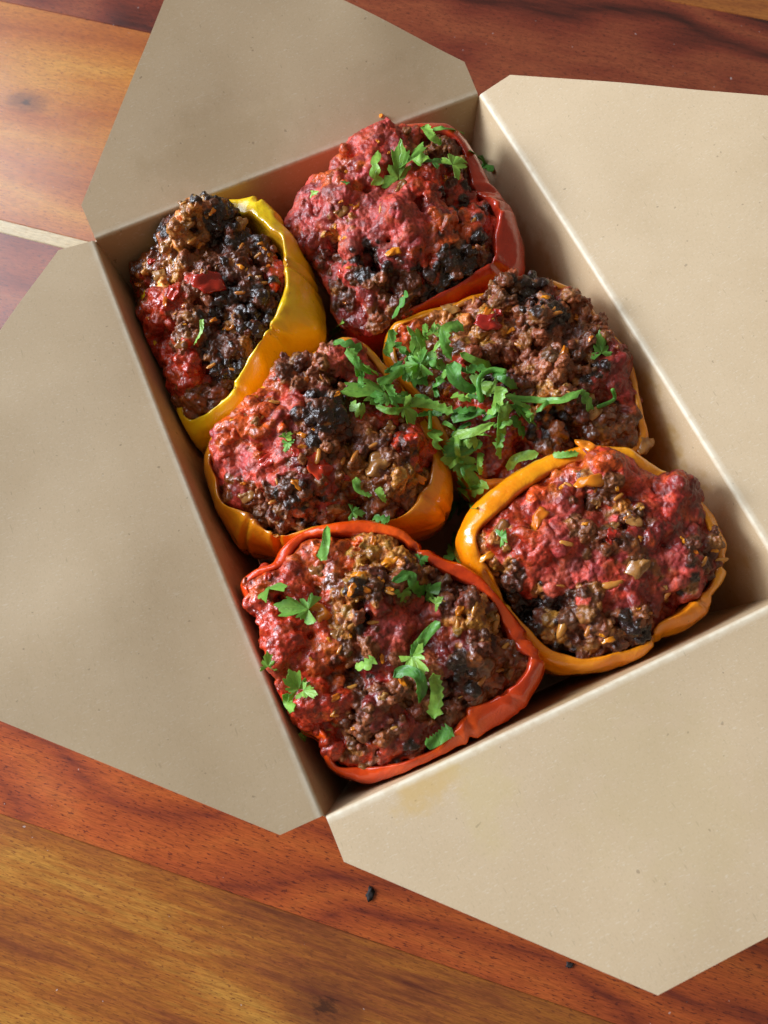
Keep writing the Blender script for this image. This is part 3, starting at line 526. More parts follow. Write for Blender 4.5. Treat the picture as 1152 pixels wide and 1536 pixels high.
  crease=[[(-3.8,-63.1),(-2.0,-73.3)],[(32.8,-102.0),(35.2,-103.4)],[(51.9,-97.3),(54.2,-100.2)],[(64.0,-90.6),(65.9,-92.2)]],
 ),
}
BITS = [
 ('A','tomato_piece',(-46.1,70.9,59.9),13,-2.0),
 ('A','tomato_piece',(-59.1,73.8,58.6),7,62.0),
 ('A','onion_piece',(-46.2,93.0,65.4),9,11.0),
 ('A','onion_piece',(-61.6,86.7,53.7),8,-13.0),
 ('A','onion_piece',(-64.0,56.4,55.2),8,42.0),
 ('A','onion_piece',(-56.3,90.7,61.3),7,44.0),
 ('A','rice_grain',(-51.1,41.0,50.9),5.5,-36.0),
 ('A','rice_grain',(-57.7,44.5,52.7),5.5,3.0),
 ('A','rice_grain',(-30.8,80.4,59.9),5.5,42.0),
 ('A','rice_grain',(-26.7,76.1,57.7),5,10.0),
 ('A','rice_grain',(-29.2,64.6,57.7),6,-14.0),
 ('A','carrot_piece',(-46.7,54.7,54.3),7,-2.0),
 ('A','carrot_piece',(-35.7,93.2,66.7),5,33.0),
 ('A','onion_piece',(-27.4,89.1,60.4),8,52.0),
 ('A','rice_grain',(-46.1,87.9,63.3),6,22.0),
 ('A','rice_grain',(-38.0,63.4,59.2),6,-25.0),
 ('A','carrot_piece',(-63.2,73.3,56.9),7,57.0),
 ('B','carrot_piece',(39.2,113.2,59.6),6,58.0),
 ('B','onion_piece',(6.0,73.7,66.4),7,10.0),
 ('B','carrot_piece',(11.9,73.5,66.3),5,31.0),
 ('B','carrot_piece',(-0.1,73.1,58.7),5,-2.0),
 ('B','carrot_piece',(15.9,51.0,65.7),9,-2.0),
 ('B','onion_piece',(28.4,71.5,70.1),7,40.0),
 ('B','rice_grain',(18.3,67.3,69.0),6,49.0),
 ('B','rice_grain',(48.3,52.4,63.4),6,24.0),
 ('E','rice_grain',(31.3,26.5,58.0),8,8.0),
 ('E','rice_grain',(35.1,25.9,58.4),6,55.0),
 ('E','onion_piece',(26.7,27.0,57.5),10,-14.0),
 ('E','carrot_piece',(34.2,15.7,63.5),9,37.0),
 ('E','tomato_piece',(33.7,12.9,63.8),9,-14.0),
 ('E','carrot_piece',(12.4,-1.0,56.1),7,7.0),
 ('E','tomato_piece',(17.6,-0.9,58.5),8,-3.0),
 ('E','carrot_piece',(51.6,-7.7,62.6),8,44.0),
 ('E','rice_grain',(39.3,-17.9,59.0),6,-3.0),
 ('E','carrot_piece',(37.4,-20.4,58.2),7,-3.0),
 ('E','onion_piece',(9.2,3.3,51.7),9,18.0),
 ('E','rice_grain',(54.2,4.1,68.3),6,-14.0),
 ('E','onion_piece',(66.8,-44.0,46.7),11,33.0),
 ('E','onion_piece',(52.8,-29.1,55.9),8,6.0),
 ('E','rice_grain',(32.3,10.2,59.9),6,37.0),
 ('E','carrot_piece',(54.8,12.3,66.1),5,-25.0),
 ('D','onion_piece',(-21.2,-17.2,60.6),14,28.0),
 ('D','rice_grain',(-37.7,-8.0,64.6),8,58.0),
 ('D','rice_grain',(-30.7,-10.9,60.4),7,48.0),
 ('D','rice_grain',(-26.5,-12.5,63.0),8,38.0),
 ('D','tomato_piece',(-38.8,-11.1,62.3),11,-66.0),
 ('D','carrot_piece',(-47.3,-13.8,62.8),8,-65.0),
 ('D','rice_grain',(-56.2,-12.9,56.7),6,7.0),
 ('D','carrot_piece',(-9.9,-25.2,55.7),8,-57.0),
 ('D','onion_piece',(-12.3,-6.6,60.7),7,-3.0),
 ('D','onion_piece',(-63.9,-5.9,51.3),8,-3.0),
 ('D','rice_grain',(-42.9,16.1,63.8),6,-25.0),
 ('D','tomato_piece',(-52.2,-1.2,61.0),7,8.0),
 ('D','rice_grain',(-19.6,-11.2,62.3),6,7.0),
 ('D','carrot_piece',(-23.9,7.8,67.7),5,8.0),
 ('D','onion_piece',(-39.2,-22.4,54.5),9,-14.0),
 ('D','rice_grain',(-15.8,-26.5,58.1),6,37.0),
 ('C','carrot_piece',(-57.2,-53.1,61.9),15,-74.0),
 ('C','carrot_piece',(-32.5,-40.5,61.2),6,56.0),
 ('C','carrot_piece',(-30.9,-49.6,64.6),8,6.0),
 ('C','carrot_piece',(-41.6,-50.5,70.1),7,-25.0),
 ('C','carrot_piece',(-45.3,-54.2,71.9),7,37.0),
 ('C','carrot_piece',(-62.3,-79.7,62.8),6,5.0),
 ('C','rice_grain',(-9.3,-78.6,57.7),9,48.0),
 ('C','rice_grain',(-9.8,-86.6,56.4),7,24.0),
 ('C','rice_grain',(-14.0,-73.0,64.8),7,54.0),
 ('C','carrot_piece',(-17.9,-71.4,63.5),7,35.0),
 ('C','rice_grain',(-21.0,-92.1,57.4),9,34.0),
 ('C','rice_grain',(-14.1,-91.8,53.6),6,-15.0),
 ('C','onion_piece',(-52.5,-41.4,59.9),8,-35.0),
 ('C','rice_grain',(-49.8,-62.5,65.7),6,16.0),
 ('C','rice_grain',(-57.2,-77.8,57.0),7,-5.0),
 ('C','rice_grain',(-43.3,-64.5,65.0),6,-25.0),
 ('C','onion_piece',(-54.7,-62.8,62.7),8,-54.0),
 ('C','rice_grain',(-35.3,-58.9,69.0),5,-45.0),
 ('C','rice_grain',(-20.9,-75.0,61.9),6,54.0),
 ('F','onion_piece',(4.5,-54.4,60.3),11,54.0),
 ('F','carrot_piece',(17.0,-55.9,61.8),13,34.0),
 ('F','rice_grain',(28.5,-82.9,59.6),11,-10.0),
 ('F','onion_piece',(37.1,-81.7,62.0),11,32.0),
 ('F','rice_grain',(9.9,-88.1,54.6),12,38.0),
 ('F','rice_grain',(15.6,-92.3,57.2),7,42.0),
 ('F','rice_grain',(57.4,-88.5,59.6),6,31.0),
 ('F','rice_grain',(65.2,-89.7,54.7),7,-20.0),
 ('F','carrot_piece',(-2.0,-58.8,57.0),8,6.0),
 ('F','rice_grain',(20.2,-66.8,65.3),7,-35.0),
 ('F','onion_piece',(43.2,-68.4,63.1),8,-58.0),
 ('F','carrot_piece',(-1.5,-62.9,51.0),7,-45.0),
 ('F','carrot_piece',(36.0,-52.2,66.0),14,-14.0),
 ('F','rice_grain',(42.5,-60.0,64.0),6,15.0),
 ('F','carrot_piece',(63.7,-86.8,56.8),5,-25.0),
 ('F','rice_grain',(43.7,-92.3,55.4),7,32.0),
 ('F','carrot_piece',(19.8,-97.4,56.3),6,-5.0),
 ('F','carrot_piece',(43.2,-39.2,59.8),12,-69.0),
]
CILANTRO = [
 ('leaf', 'frilly cilantro leaf between the yellow pepper and the top red pepper', [(-4.3, 66.9, 2.6), (-9.8, 44.7, 56.7)], 11),
 ('sprig', 'narrow cilantro sprig on the charred lower edge of the top red pepper', [(7.3, 33.6, 54.3), (10.5, 33.7, 60.3), (14.0, 35.2, 64.1)], 3.2),
 ('leaf', 'pale cilantro leaf topmost in the central heap', [(13.0, 20.3, 55.1), (8.1, 26.3, 60.5)], 10),
 ('leaf', 'largest bright lobed cilantro leaf in the central heap', [(8.9, 8.8, 60.2), (9.7, 20.0, 63.2)], 15),
 ('leaf', 'lobed cilantro leaf hanging lowest below the largest leaf of the heap', [(3.6, 12.1, 60.1), (6.6, 3.6, 56.5)], 14),
 ('leaf', 'pale fan of cilantro reaching left out of the central heap', [(7.1, 9.2, 62.2), (-1.6, 12.7, 58.1)], 10),
 ('strip', 'pale folded cilantro strip at the left tip of the middle right pepper', [(5.2, 27.8, 57.3), (1.6, 22.0, 59.9), (-0.9, 20.1, 55.7)], 5),
 ('strip', 'upright bright green cilantro strip standing beside the tan rice', [(24.7, 14.3, 66.3), (18.3, 13.8, 68.9), (16.2, 10.1, 67.3), (16.8, 6.2, 62.0)], 7),
 ('strip', 'broad cilantro strip on the red sauce top of the centre orange pepper', [(-13.9, 22.3, 67.2), (-12.8, 15.5, 67.2), (-9.4, 11.6, 63.3)], 6),
 ('sprig', 'thin cilantro sprig at the upper tip of the centre orange pepper', [(-17.1, 26.8, 66.4), (-13.4, 24.0, 67.2), (-9.2, 21.3, 64.4)], 3),
 ('leaf', 'notched cilantro leaf on the upper right of the centre orange pepper', [(-8.5, 5.0, 61.7), (-22.0, 9.6, 67.6)], 13),
 ('strip', 'pale cilantro strip leading from the notched leaf up to the heap', [(-9.5, 8.0, 64.0), (-4.5, 8.5, 62.8), (1.3, 10.5, 60.4)], 4),
 ('strip', 'bent cilantro strip along the right rim of the centre orange pepper', [(-6.4, 6.9, 62.4), (-6.4, 1.0, 64.2), (-2.4, -2.7, 61.7)], 5),
 ('strip', 'long flat cilantro strip lying below the largest leaf', [(-2.8, -1.6, 62.0), (3.9, -4.6, 59.9), (9.7, -10.4, 59.6)], 5.5),
 ('leaf', 'dark cilantro leaf drooping over the rim of the centre orange pepper', [(-5.0, -3.2, 62.9), (-2.7, -8.7, 59.3)], 9),
 ('sprig', 'small cilantro scrap left on the centre orange pepper below the notched leaf', [(-20.6, 4.4, 65.3), (-19.8, 0.7, 66.6), (-17.7, -0.3, 64.6)], 4),
 ('strip', 'short cilantro strip on the red sauce right of the centre orange pepper', [(-13.3, 0.6, 64.0), (-10.7, -3.2, 65.0), (-6.6, -4.1, 63.1)], 4.5),
 ('strip', 'wide folded teal cilantro strip in the middle of the heap', [(16.6, 4.0, 64.8), (14.1, -1.6, 65.3), (16.2, -5.5, 63.7), (20.0, -7.1, 61.5)], 8),
 ('leaf', 'dark cilantro leaf under the curled stem of the heap', [(20.1, -5.2, 60.0), (26.3, -11.3, 64.7)], 10),
 ('stem', 'curled bright green cilantro stem in the heap', [(19.1, -11.9, 61.3), (20.6, -6.0, 65.7), (26.1, -4.0, 64.8), (30.3, -7.1, 65.3)], 2.2),
 ('strip', 'cilantro strip reaching from the upright strip down to the stem', [(19.7, 5.9, 64.7), (23.9, 1.6, 63.1), (29.6, 0.1, 56.7)], 5),
 ('strip', 'pointed cilantro strip at the right tip of the stem', [(26.7, -4.2, 63.3), (28.2, -9.1, 65.9), (32.2, -12.3, 61.6)], 4.5),
 ('strip', 'cilantro strip hanging down from the right tip of the stem', [(26.2, -11.9, 66.8), (23.5, -14.9, 65.0), (21.5, -17.2, 60.1)], 6),
 ('strip', 'long cilantro strip with a frilly foot pointing down the middle right pepper', [(26.0, -16.6, 65.0), (22.8, -20.5, 61.3), (20.3, -24.8, 56.1), (18.4, -29.3, 51.8)], 7),
 ('leaf', 'dark frilly cilantro leaf right of the long strip', [(29.1, -16.7, 60.5), (33.6, -24.9, 57.8)], 7),
 ('sprig', 'small cilantro scrap between the long strip and the dark frilly leaf', [(26.5, -19.9, 59.8), (27.6, -23.1, 57.8), (29.2, -25.7, 53.9)], 4),
 ('strip', 'long thin cilantro strip across the middle right pepper', [(26.1, -13.9, 63.8), (36.2, -18.2, 60.2), (42.0, -23.3, 64.6), (50.0, -23.0, 64.9)], 4),
 ('sprig', 'thin cilantro strip bending down at the right of the middle right pepper', [(50.0, -23.0, 64.9), (50.4, -26.0, 62.3), (52.7, -28.4, 57.8)], 3.5),
 ('stem', 'fine curved cilantro stem near the right rim of the middle right pepper', [(61.1, -25.3, 60.2), (61.5, -27.5, 56.1), (54.2, -28.4, 58.0)], 1.6),
 ('strip', 'pale serrated cilantro strip below the red tomato of the heap', [(8.6, -10.8, 57.3), (13.1, -13.4, 59.3), (19.4, -14.4, 60.7)], 6),
 ('leaf', 'round lobed cilantro leaf at the lower left of the heap', [(8.7, -18.3, 53.9), (4.0, -13.6, 54.2)], 10),
 ('strip', 'jagged cilantro strip crossing the lower heap from left to right', [(6.8, -16.1, 54.5), (12.7, -19.3, 58.7), (20.2, -19.7, 59.8)], 6),
 ('strip', 'short cilantro strip tucked under the hanging strip', [(17.6, -16.5, 58.2), (22.1, -17.4, 61.8)], 5),
 ('strip', 'lower jagged cilantro strip of the heap resting on dark sauce', [(1.5, -19.7, 54.8), (7.6, -22.5, 54.8), (14.7, -22.8, 55.3)], 6),
 ('leaf', 'long frilly cilantro leaf lying in the gap above the lower right pepper', [(6.2, -23.6, 53.0), (8.6, -36.2, 45.1)], 12),
 ('strip', 'arched cilantro strip by the yellow rim of the lower right pepper', [(20.3, -32.8, 46.8), (23.5, -31.2, 50.8), (30.3, -33.5, 53.6)], 4.5),
 ('leaf', 'dark cilantro leaf deep in the gap left of the yellow rim', [(5.9, -31.1, 42.1), (10.5, -25.3, 0.6)], 8),
 ('stem', 'fine cilantro stem arching beside the right rim of the centre orange pepper', [(3.2, -23.6, 45.1), (3.8, -24.5, 52.6), (6.4, -26.0, 53.4)], 1.4),
 ('leaf', 'upright cilantro leaf wedged between the lower red and lower right peppers', [(-8.7, -51.6, 42.4), (5.9, -30.2, 6.6)], 9),
 ('stem', 'short upright cilantro stem below the long flat strip', [(3.5, -5.6, 55.9), (0.5, -11.9, 57.2)], 1.6),
 ('leaf', 'tiny cilantro leaf above the largest leaf of the heap', [(16.8, 20.0, 58.2), (18.7, 22.9, 59.5)], 4.5),
 ('sprig', 'small cilantro tip left of the curled stem top', [(18.3, -1.7, 66.7), (22.4, -1.6, 65.1), (24.9, -3.3, 65.1)], 4),
 ('leaf', 'frilly cilantro leaf with a tall stalk on the top red pepper', [(29.6, 76.3, 68.5), (33.8, 83.2, 77.6)], 12),
 ('leaf', 'cilantro leaf tip right of the frilly leaf on the top red pepper', [(35.5, 77.9, 73.2), (43.0, 85.9, 70.7)], 9),
 ('strip', 'bright yellow green cilantro scrap on the top red pepper', [(35.5, 74.1, 75.7), (40.1, 75.3, 75.5)], 6),
 ('leaf', 'small dark cilantro leaf right of the yellow green scrap', [(40.6, 72.5, 74.9), (47.4, 77.3, 69.4)], 7),
 ('leaf', 'bright cilantro leaf by the right rim of the top red pepper', [(48.3, 71.7, 70.7), (57.3, 76.0, 69.3)], 10),
 ('strip', 'slanted cilantro strip at the top of the top red pepper', [(46.8, 91.4, 71.3), (46.3, 84.3, 73.3), (48.9, 81.7, 70.8)], 5),
 ('strip', 'cilantro strip hanging over the upper rim of the top red pepper', [(48.1, 88.0, 72.1), (54.2, 87.3, 70.6), (70.3, 103.0, 46.2)], 4),
 ('sprig', 'thin pale cilantro sprig on the pink sauce of the top red pepper', [(25.8, 85.4, 74.8), (21.3, 78.0, 76.0), (21.0, 75.0, 70.8)], 3.5),
 ('sprig', 'dark cilantro sprig hanging at the right rim of the top red pepper', [(58.5, 77.1, 67.7), (74.4, 94.2, 38.6), (75.4, 85.9, 40.6)], 4),
 ('leaf', 'tiny cilantro fleck on the pink sauce left of the pale sprig', [(10.6, 79.6, 72.5), (13.3, 80.7, 71.3)], 3.5),
 ('leaf', 'tiny dark cilantro fleck near the left edge of the top red pepper', [(0.0, 86.9, 64.8), (2.1, 85.1, 66.7)], 3),
 ('strip', 'thin curled cilantro strip on the yellow pepper filling', [(-54.1, 57.3, 61.3), (-55.8, 53.7, 60.5), (-60.2, 51.8, 56.8)], 2.6),
 ('leaf', 'bright cilantro scrap on the pink sauce of the centre orange pepper', [(-44.7, 1.3, 66.8), (-41.8, 3.7, 64.5)], 5),
 ('leaf', 'teal cilantro scrap just below the bright scrap', [(-44.6, -0.6, 66.5), (-46.6, -3.8, 66.5)], 4.5),
 ('strip', 'curled cilantro strip right of the onion on the centre orange pepper', [(-29.1, -18.8, 61.8), (-29.9, -22.4, 60.4), (-26.8, -25.9, 59.2)], 4.5),
 ('strip', 'short cilantro strip lowest right on the centre orange pepper filling', [(-24.3, -24.7, 60.7), (-23.5, -29.5, 58.0)], 4),
 ('leaf', 'yellow green cilantro leaf at the front rim of the centre orange pepper', [(-34.4, -26.6, 54.3), (-30.6, -28.5, 53.5)], 6),
 ('sprig', 'thin cilantro sprig at the rim between centre orange and lower red peppers', [(-28.7, -30.6, 52.6), (-24.7, -34.5, 54.2)], 3),
 ('strip', 'flat dark cilantro strip on the yellow rim of the lower right pepper', [(32.0, -37.8, 60.1), (35.4, -40.2, 62.0), (39.6, -41.1, 61.4)], 3.5),
 ('leaf', 'small squarish cilantro scrap on the lower right pepper filling', [(3.6, -56.3, 62.9), (7.1, -56.9, 65.8)], 6),
 ('leaf', 'small cilantro leaf on the charred right side of the middle right pepper', [(64.0, -12.3, 60.8), (66.3, -5.7, 63.6)], 8),
 ('leaf', 'cilantro leaf at the upper left corner of the lower red pepper', [(-67.9, -41.7, 63.3), (-74.0, -22.9, 26.5)], 9),
 ('strip', 'straight cilantro strip over the top rim of the lower red pepper', [(-43.9, -30.2, 62.5), (-46.6, -36.3, 66.0), (-50.2, -40.1, 63.8)], 5),
 ('leaf', 'dark curled cilantro leaf on the red sauce of the lower red pepper', [(-59.3, -53.1, 66.5), (-68.0, -48.0, 67.4)], 12),
 ('leaf', 'small teal cilantro scrap at the left edge of the lower red pepper', [(-76.8, -63.4, 64.1), (-75.1, -59.6, 65.6)], 5),
 ('leaf', 'round cilantro scrap on the left sauce of the lower red pepper', [(-71.2, -72.8, 61.5), (-71.9, -67.4, 65.0)], 9),
 ('leaf', 'dark cilantro scrap touching the round scrap on the right', [(-70.0, -74.0, 63.9), (-66.4, -77.1, 66.2)], 6),
 ('strip', 'curved cilantro scrap below the round scrap', [(-74.8, -72.3, 60.8), (-75.7, -74.8, 60.0), (-74.5, -78.3, 65.0)], 4.5),
 ('sprig', 'thin cilantro sprig at the left edge near the box corner', [(-77.3, -83.0, 47.8), (-76.8, -85.7, 43.6)], 2.5),
 ('strip', 'angular cilantro strip high on the lower red pepper', [(-33.5, -56.5, 70.3), (-28.0, -56.7, 69.8), (-27.6, -59.7, 67.0), (-25.2, -61.8, 58.2)], 5),
 ('leaf', 'dark square cilantro scrap below the angular strip', [(-31.1, -59.7, 66.1), (-32.1, -62.9, 62.8)], 7),
 ('leaf', 'cilantro leaf near the right rim of the lower red pepper', [(-24.2, -61.5, 58.6), (-18.5, -62.6, 61.8)], 7),
 ('leaf', 'small cilantro leaf just below the leaf at the right rim', [(-24.1, -66.7, 63.4), (-21.4, -66.3, 65.7)], 5),
 ('leaf', 'tiny cilantro scrap on the upper right rim of the lower red pepper', [(-22.0, -51.8, 60.4), (-19.2, -52.2, 60.6)], 5),
 ('sprig', 'narrow dark cilantro sprig in the middle left of the lower red pepper', [(-53.3, -73.4, 61.0), (-50.6, -74.9, 64.4), (-47.2, -74.2, 66.5)], 3),
 ('strip', 'hooked cilantro strip in the middle of the lower red pepper', [(-44.5, -81.5, 64.5), (-40.9, -81.1, 65.7), (-38.1, -84.0, 68.0), (-38.2, -87.5, 66.3), (-40.5, -90.9, 61.3)], 5),
 ('strip', 'pale slender cilantro strip slanting across the lower red pepper', [(-25.4, -72.7, 66.4), (-30.4, -74.2, 64.5), (-33.7, -75.9, 63.0), (-37.4, -78.1, 65.8)], 5.5),
 ('leaf', 'pale lobed cilantro leaf below the slender strip', [(-37.1, -78.3, 65.7), (-37.1, -85.7, 68.0)], 9),
 ('strip', 'teal cilantro strip right of the hooked strip', [(-33.6, -85.5, 66.8), (-34.7, -90.7, 62.2), (-38.5, -96.5, 58.0)], 6),
 ('strip', 'ribbed yellow green cilantro strip at the front rim of the lower red pepper', [(-43.9, -102.4, 56.7), (-39.4, -102.2, 55.2), (-34.5, -101.1, 55.1)], 6),
 ('strip', 'thin loose cilantro shred tucked round the largest leaf of the heap', [(16.0, 24.7, 58.2), (13.3, 19.1, 62.8), (13.8, 19.0, 58.8)], 3.136610685035765),
 ('strip', 'thin loose cilantro shred tucked round the largest leaf of the heap', [(18.7, 14.0, 64.1), (14.8, 12.9, 62.6), (13.1, 13.2, 58.0)], 2.757729923139164),
 ('sprig', 'thin loose cilantro shred tucked round the largest leaf of the heap', [(5.9, 14.9, 58.0), (4.2, 17.3, 60.0), (3.8, 23.1, 56.9)], 2.7039956715764344),
 ('strip', 'thin loose cilantro shred tucked round the largest leaf of the heap', [(1.2, 8.6, 56.3), (4.4, 7.5, 58.0), (8.3, 6.4, 60.0)], 2.945102877637118),
 ('strip', 'thin loose cilantro shred at the left end of the heap on the centre orange pepper', [(-7.8, 11.5, 62.3), (-10.5, 12.6, 67.5), (-11.1, 15.9, 64.7)], 3.3663965497034205),
 ('strip', 'thin loose cilantro shred along the long flat strip below the largest leaf', [(7.9, -2.1, 56.7), (8.7, 1.0, 56.5), (9.1, 4.0, 55.9)], 2.7772040258495356),
 ('strip', 'thin loose cilantro shred near the top of the curled stem in the heap', [(21.8, -1.5, 61.2), (18.4, -0.3, 64.6), (16.3, 4.5, 61.5)], 2.7236636580991282),
 ('strip', 'thin loose cilantro shred near the top of the curled stem in the heap', [(17.0, -6.7, 59.0), (18.8, -9.4, 61.3), (20.8, -11.3, 61.6)], 3.5954309834052673),
 ('strip', 'thin loose cilantro shred in the lower left of the heap by the jagged strips', [(14.3, -15.1, 56.2), (10.1, -15.2, 55.6), (6.6, -15.4, 53.3)], 2.7963530125585354),
 ('strip', 'thin loose cilantro shred round the long strip with the frilly foot', [(14.1, -20.0, 56.1), (14.7, -22.2, 61.0), (17.7, -22.5, 57.1)], 2.404512818953478),
 ('strip', 'thin loose cilantro shred beside the long thin strip on the middle right pepper', [(27.5, -15.9, 63.8), (30.2, -18.2, 62.3), (33.7, -19.9, 59.6)], 2.727233347243263),
 ('sprig', 'thin loose cilantro shred in the lower left of the heap by the jagged strips', [(7.5, -18.7, 53.1), (9.8, -21.0, 56.8), (13.3, -22.3, 55.5)], 3.695884814771232),
 ('sprig', 'thin loose cilantro shred along the long flat strip below the largest leaf', [(10.1, -3.8, 52.5), (6.3, -5.0, 57.0), (5.6, -2.4, 53.9)], 3.2176195607359768),
 ('strip', 'thin loose cilantro shred in the lower left of the heap by the jagged strips', [(4.7, -27.2, 52.5), (8.0, -28.1, 51.6), (10.9, -28.5, 50.1)], 3.819571339334921),
 ('sprig', 'thin loose cilantro shred round the long strip with the frilly foot', [(19.4, -15.5, 59.7), (21.5, -17.1, 64.0), (24.3, -16.3, 62.9)], 2.8093551059144732),
 ('sprig', 'thin loose cilantro shred along the long flat strip below the largest leaf', [(-0.2, 4.6, 55.5), (-5.8, -0.1, 64.4), (-8.9, -2.3, 66.6)], 3.4009418512982377),
 ('strip', 'thin loose cilantro shred along the long flat strip below the largest leaf', [(0.9, 1.6, 57.5), (3.3, -0.2, 57.8), (4.5, -1.8, 56.7)], 3.298016211223323),
 ('strip', 'thin loose cilantro shred at the left end of the heap on the centre orange pepper', [(-12.0, 14.5, 63.7), (-14.7, 9.4, 67.1), (-15.4, 7.0, 66.7)], 3.592432946054692),
 ('sprig', 'thin loose cilantro shred round the long strip with the frilly foot', [(25.5, -22.1, 60.9), (21.9, -21.9, 61.1), (20.3, -19.3, 57.4)], 2.343441852790438),
 ('sprig', 'thin loose cilantro shred tucked round the largest leaf of the heap', [(10.3, 4.0, 56.3), (13.4, 2.7, 62.1), (16.3, 3.3, 64.4)], 2.6206610691970664),
 ('sprig', 'thin loose cilantro shred in the lower left of the heap by the jagged strips', [(19.4, -15.1, 59.5), (15.9, -13.8, 59.5), (11.8, -12.2, 59.1)], 2.3204521680732553),
 ('strip', 'thin loose cilantro shred in the lower left of the heap by the jagged strips', [(1.5, -25.3, 52.2), (3.7, -25.3, 55.7), (6.7, -23.3, 51.6)], 2.787798642290081),
 ('strip', 'thin loose cilantro shred tucked round the largest leaf of the heap', [(3.4, 13.8, 58.0), (6.4, 15.6, 58.3), (8.7, 16.7, 58.0)], 3.0716490175378106),
 ('sprig', 'thin loose cilantro shred tucked round the largest leaf of the heap', [(9.4, 10.8, 61.1), (11.2, 7.3, 62.6), (12.8, 6.4, 60.7)], 3.1793525892721335),
 ('strip', 'thin loose cilantro shred tucked round the largest leaf of the heap', [(-5.3, 11.5, 61.6), (-1.2, 13.8, 58.4), (3.0, 14.8, 58.1)], 2.8519231988088247),
 ('sprig', 'thin loose cilantro shred at the left end of the heap on the centre orange pepper', [(-11.0, -0.7, 65.9), (-11.9, 1.6, 65.9), (-11.2, 5.5, 64.1)], 3.4149400421790332),
 ('strip', 'thin loose cilantro shred along the long flat strip below the largest leaf', [(8.4, 2.5, 55.1), (9.2, 1.1, 61.2), (11.9, 2.0, 59.9)], 3.908905902193272),
 ('strip', 'thin loose cilantro shred near the top of the curled stem in the heap', [(21.6, -10.8, 61.0), (24.1, -9.6, 64.4), (27.2, -7.2, 64.9)], 2.5096379054546425),
 ('sprig', 'thin loose cilantro shred in the lower left of the heap by the jagged strips', [(17.4, -11.7, 58.9), (13.4, -12.0, 61.0), (10.5, -8.6, 56.5)], 3.4664610743374755),
 ('sprig', 'thin loose cilantro shred round the long strip with the frilly foot', [(20.9, -23.5, 58.5), (19.8, -25.1, 56.8), (17.7, -26.7, 55.6)], 2.9889230783344507),
 ('strip', 'thin loose cilantro shred in the lower left of the heap by the jagged strips', [(9.0, -15.0, 54.5), (7.5, -13.7, 57.1), (6.1, -10.3, 54.9)], 2.3218895347770436),
 ('strip', 'thin loose cilantro shred along the long flat strip below the largest leaf', [(-2.1, -7.4, 61.3), (2.8, -6.1, 56.4), (6.9, -8.2, 57.9)], 3.6002540835687324),
 ('sprig', 'thin loose cilantro shred beside the long thin strip on the middle right pepper', [(31.9, -18.1, 58.1), (31.0, -22.7, 62.6), (31.7, -24.6, 61.2)], 2.233349105297482),
 ('strip', 'thin loose cilantro shred round the long strip with the frilly foot', [(13.7, -24.4, 51.1), (10.6, -29.3, 54.1), (10.5, -31.4, 50.5)], 3.4635698132975676),
 ('strip', 'thin loose cilantro shred at the left end of the heap on the centre orange pepper', [(-14.6, 12.1, 65.2), (-14.1, 13.5, 68.8), (-12.6, 18.1, 67.7)], 2.9414577519712037),
 ('sprig', 'thin loose cilantro shred tucked round the largest leaf of the heap', [(19.6, 22.2, 59.0), (17.6, 15.8, 64.4), (17.4, 14.6, 61.1)], 2.791159727472623),
 ('strip', 'thin loose cilantro shred beside the long thin strip on the middle right pepper', [(40.4, -20.1, 60.1), (36.7, -22.2, 63.7), (33.2, -23.2, 62.6)], 2.6176327945016076),
 ('sprig', 'thin loose cilantro shred near the top of the curled stem in the heap', [(16.6, -9.2, 59.9), (14.1, -8.8, 63.2), (11.8, -5.4, 61.5)], 2.805214297216486),
 ('strip', 'thin loose cilantro shred in the lower left of the heap by the jagged strips', [(4.9, -26.7, 53.5), (4.5, -30.4, 53.5), (6.1, -32.1, 48.8)], 2.267006473818908),
 ('strip', 'thin loose cilantro shred in the lower left of the heap by the jagged strips', [(6.3, -33.9, 36.9), (4.8, -32.9, 41.7), (3.9, -29.2, 40.3)], 3.8077519488995044),
 ('sprig', 'thin loose cilantro shred round the long strip with the frilly foot', [(6.1, -34.4, 42.0), (8.4, -35.3, 49.5), (10.7, -34.7, 51.3)], 3.1344303308588177),
 ('strip', 'thin loose cilantro shred in the lower left of the heap by the jagged strips', [(1.8, -28.9, 3.9), (5.3, -26.1, 5.8), (8.7, -23.5, 4.6)], 3.710000339162518),
 ('strip', 'thin loose cilantro shred in the lower left of the heap by the jagged strips', [(9.8, -24.6, 6.2), (6.2, -34.9, 35.3), (1.1, -44.2, 61.0)], 3.8022922912922916),
 ('strip', 'thin loose cilantro shred in the lower left of the heap by the jagged strips', [(5.5, -23.9, 53.2), (5.9, -21.1, 57.0), (8.4, -17.1, 55.5)], 2.7377896071056123),
 ('sprig', 'thin loose cilantro shred along the long flat strip below the largest leaf', [(2.1, -18.8, 53.0), (-0.2, -18.2, 61.1), (2.9, -10.4, 52.5)], 3.909827158820156),
]

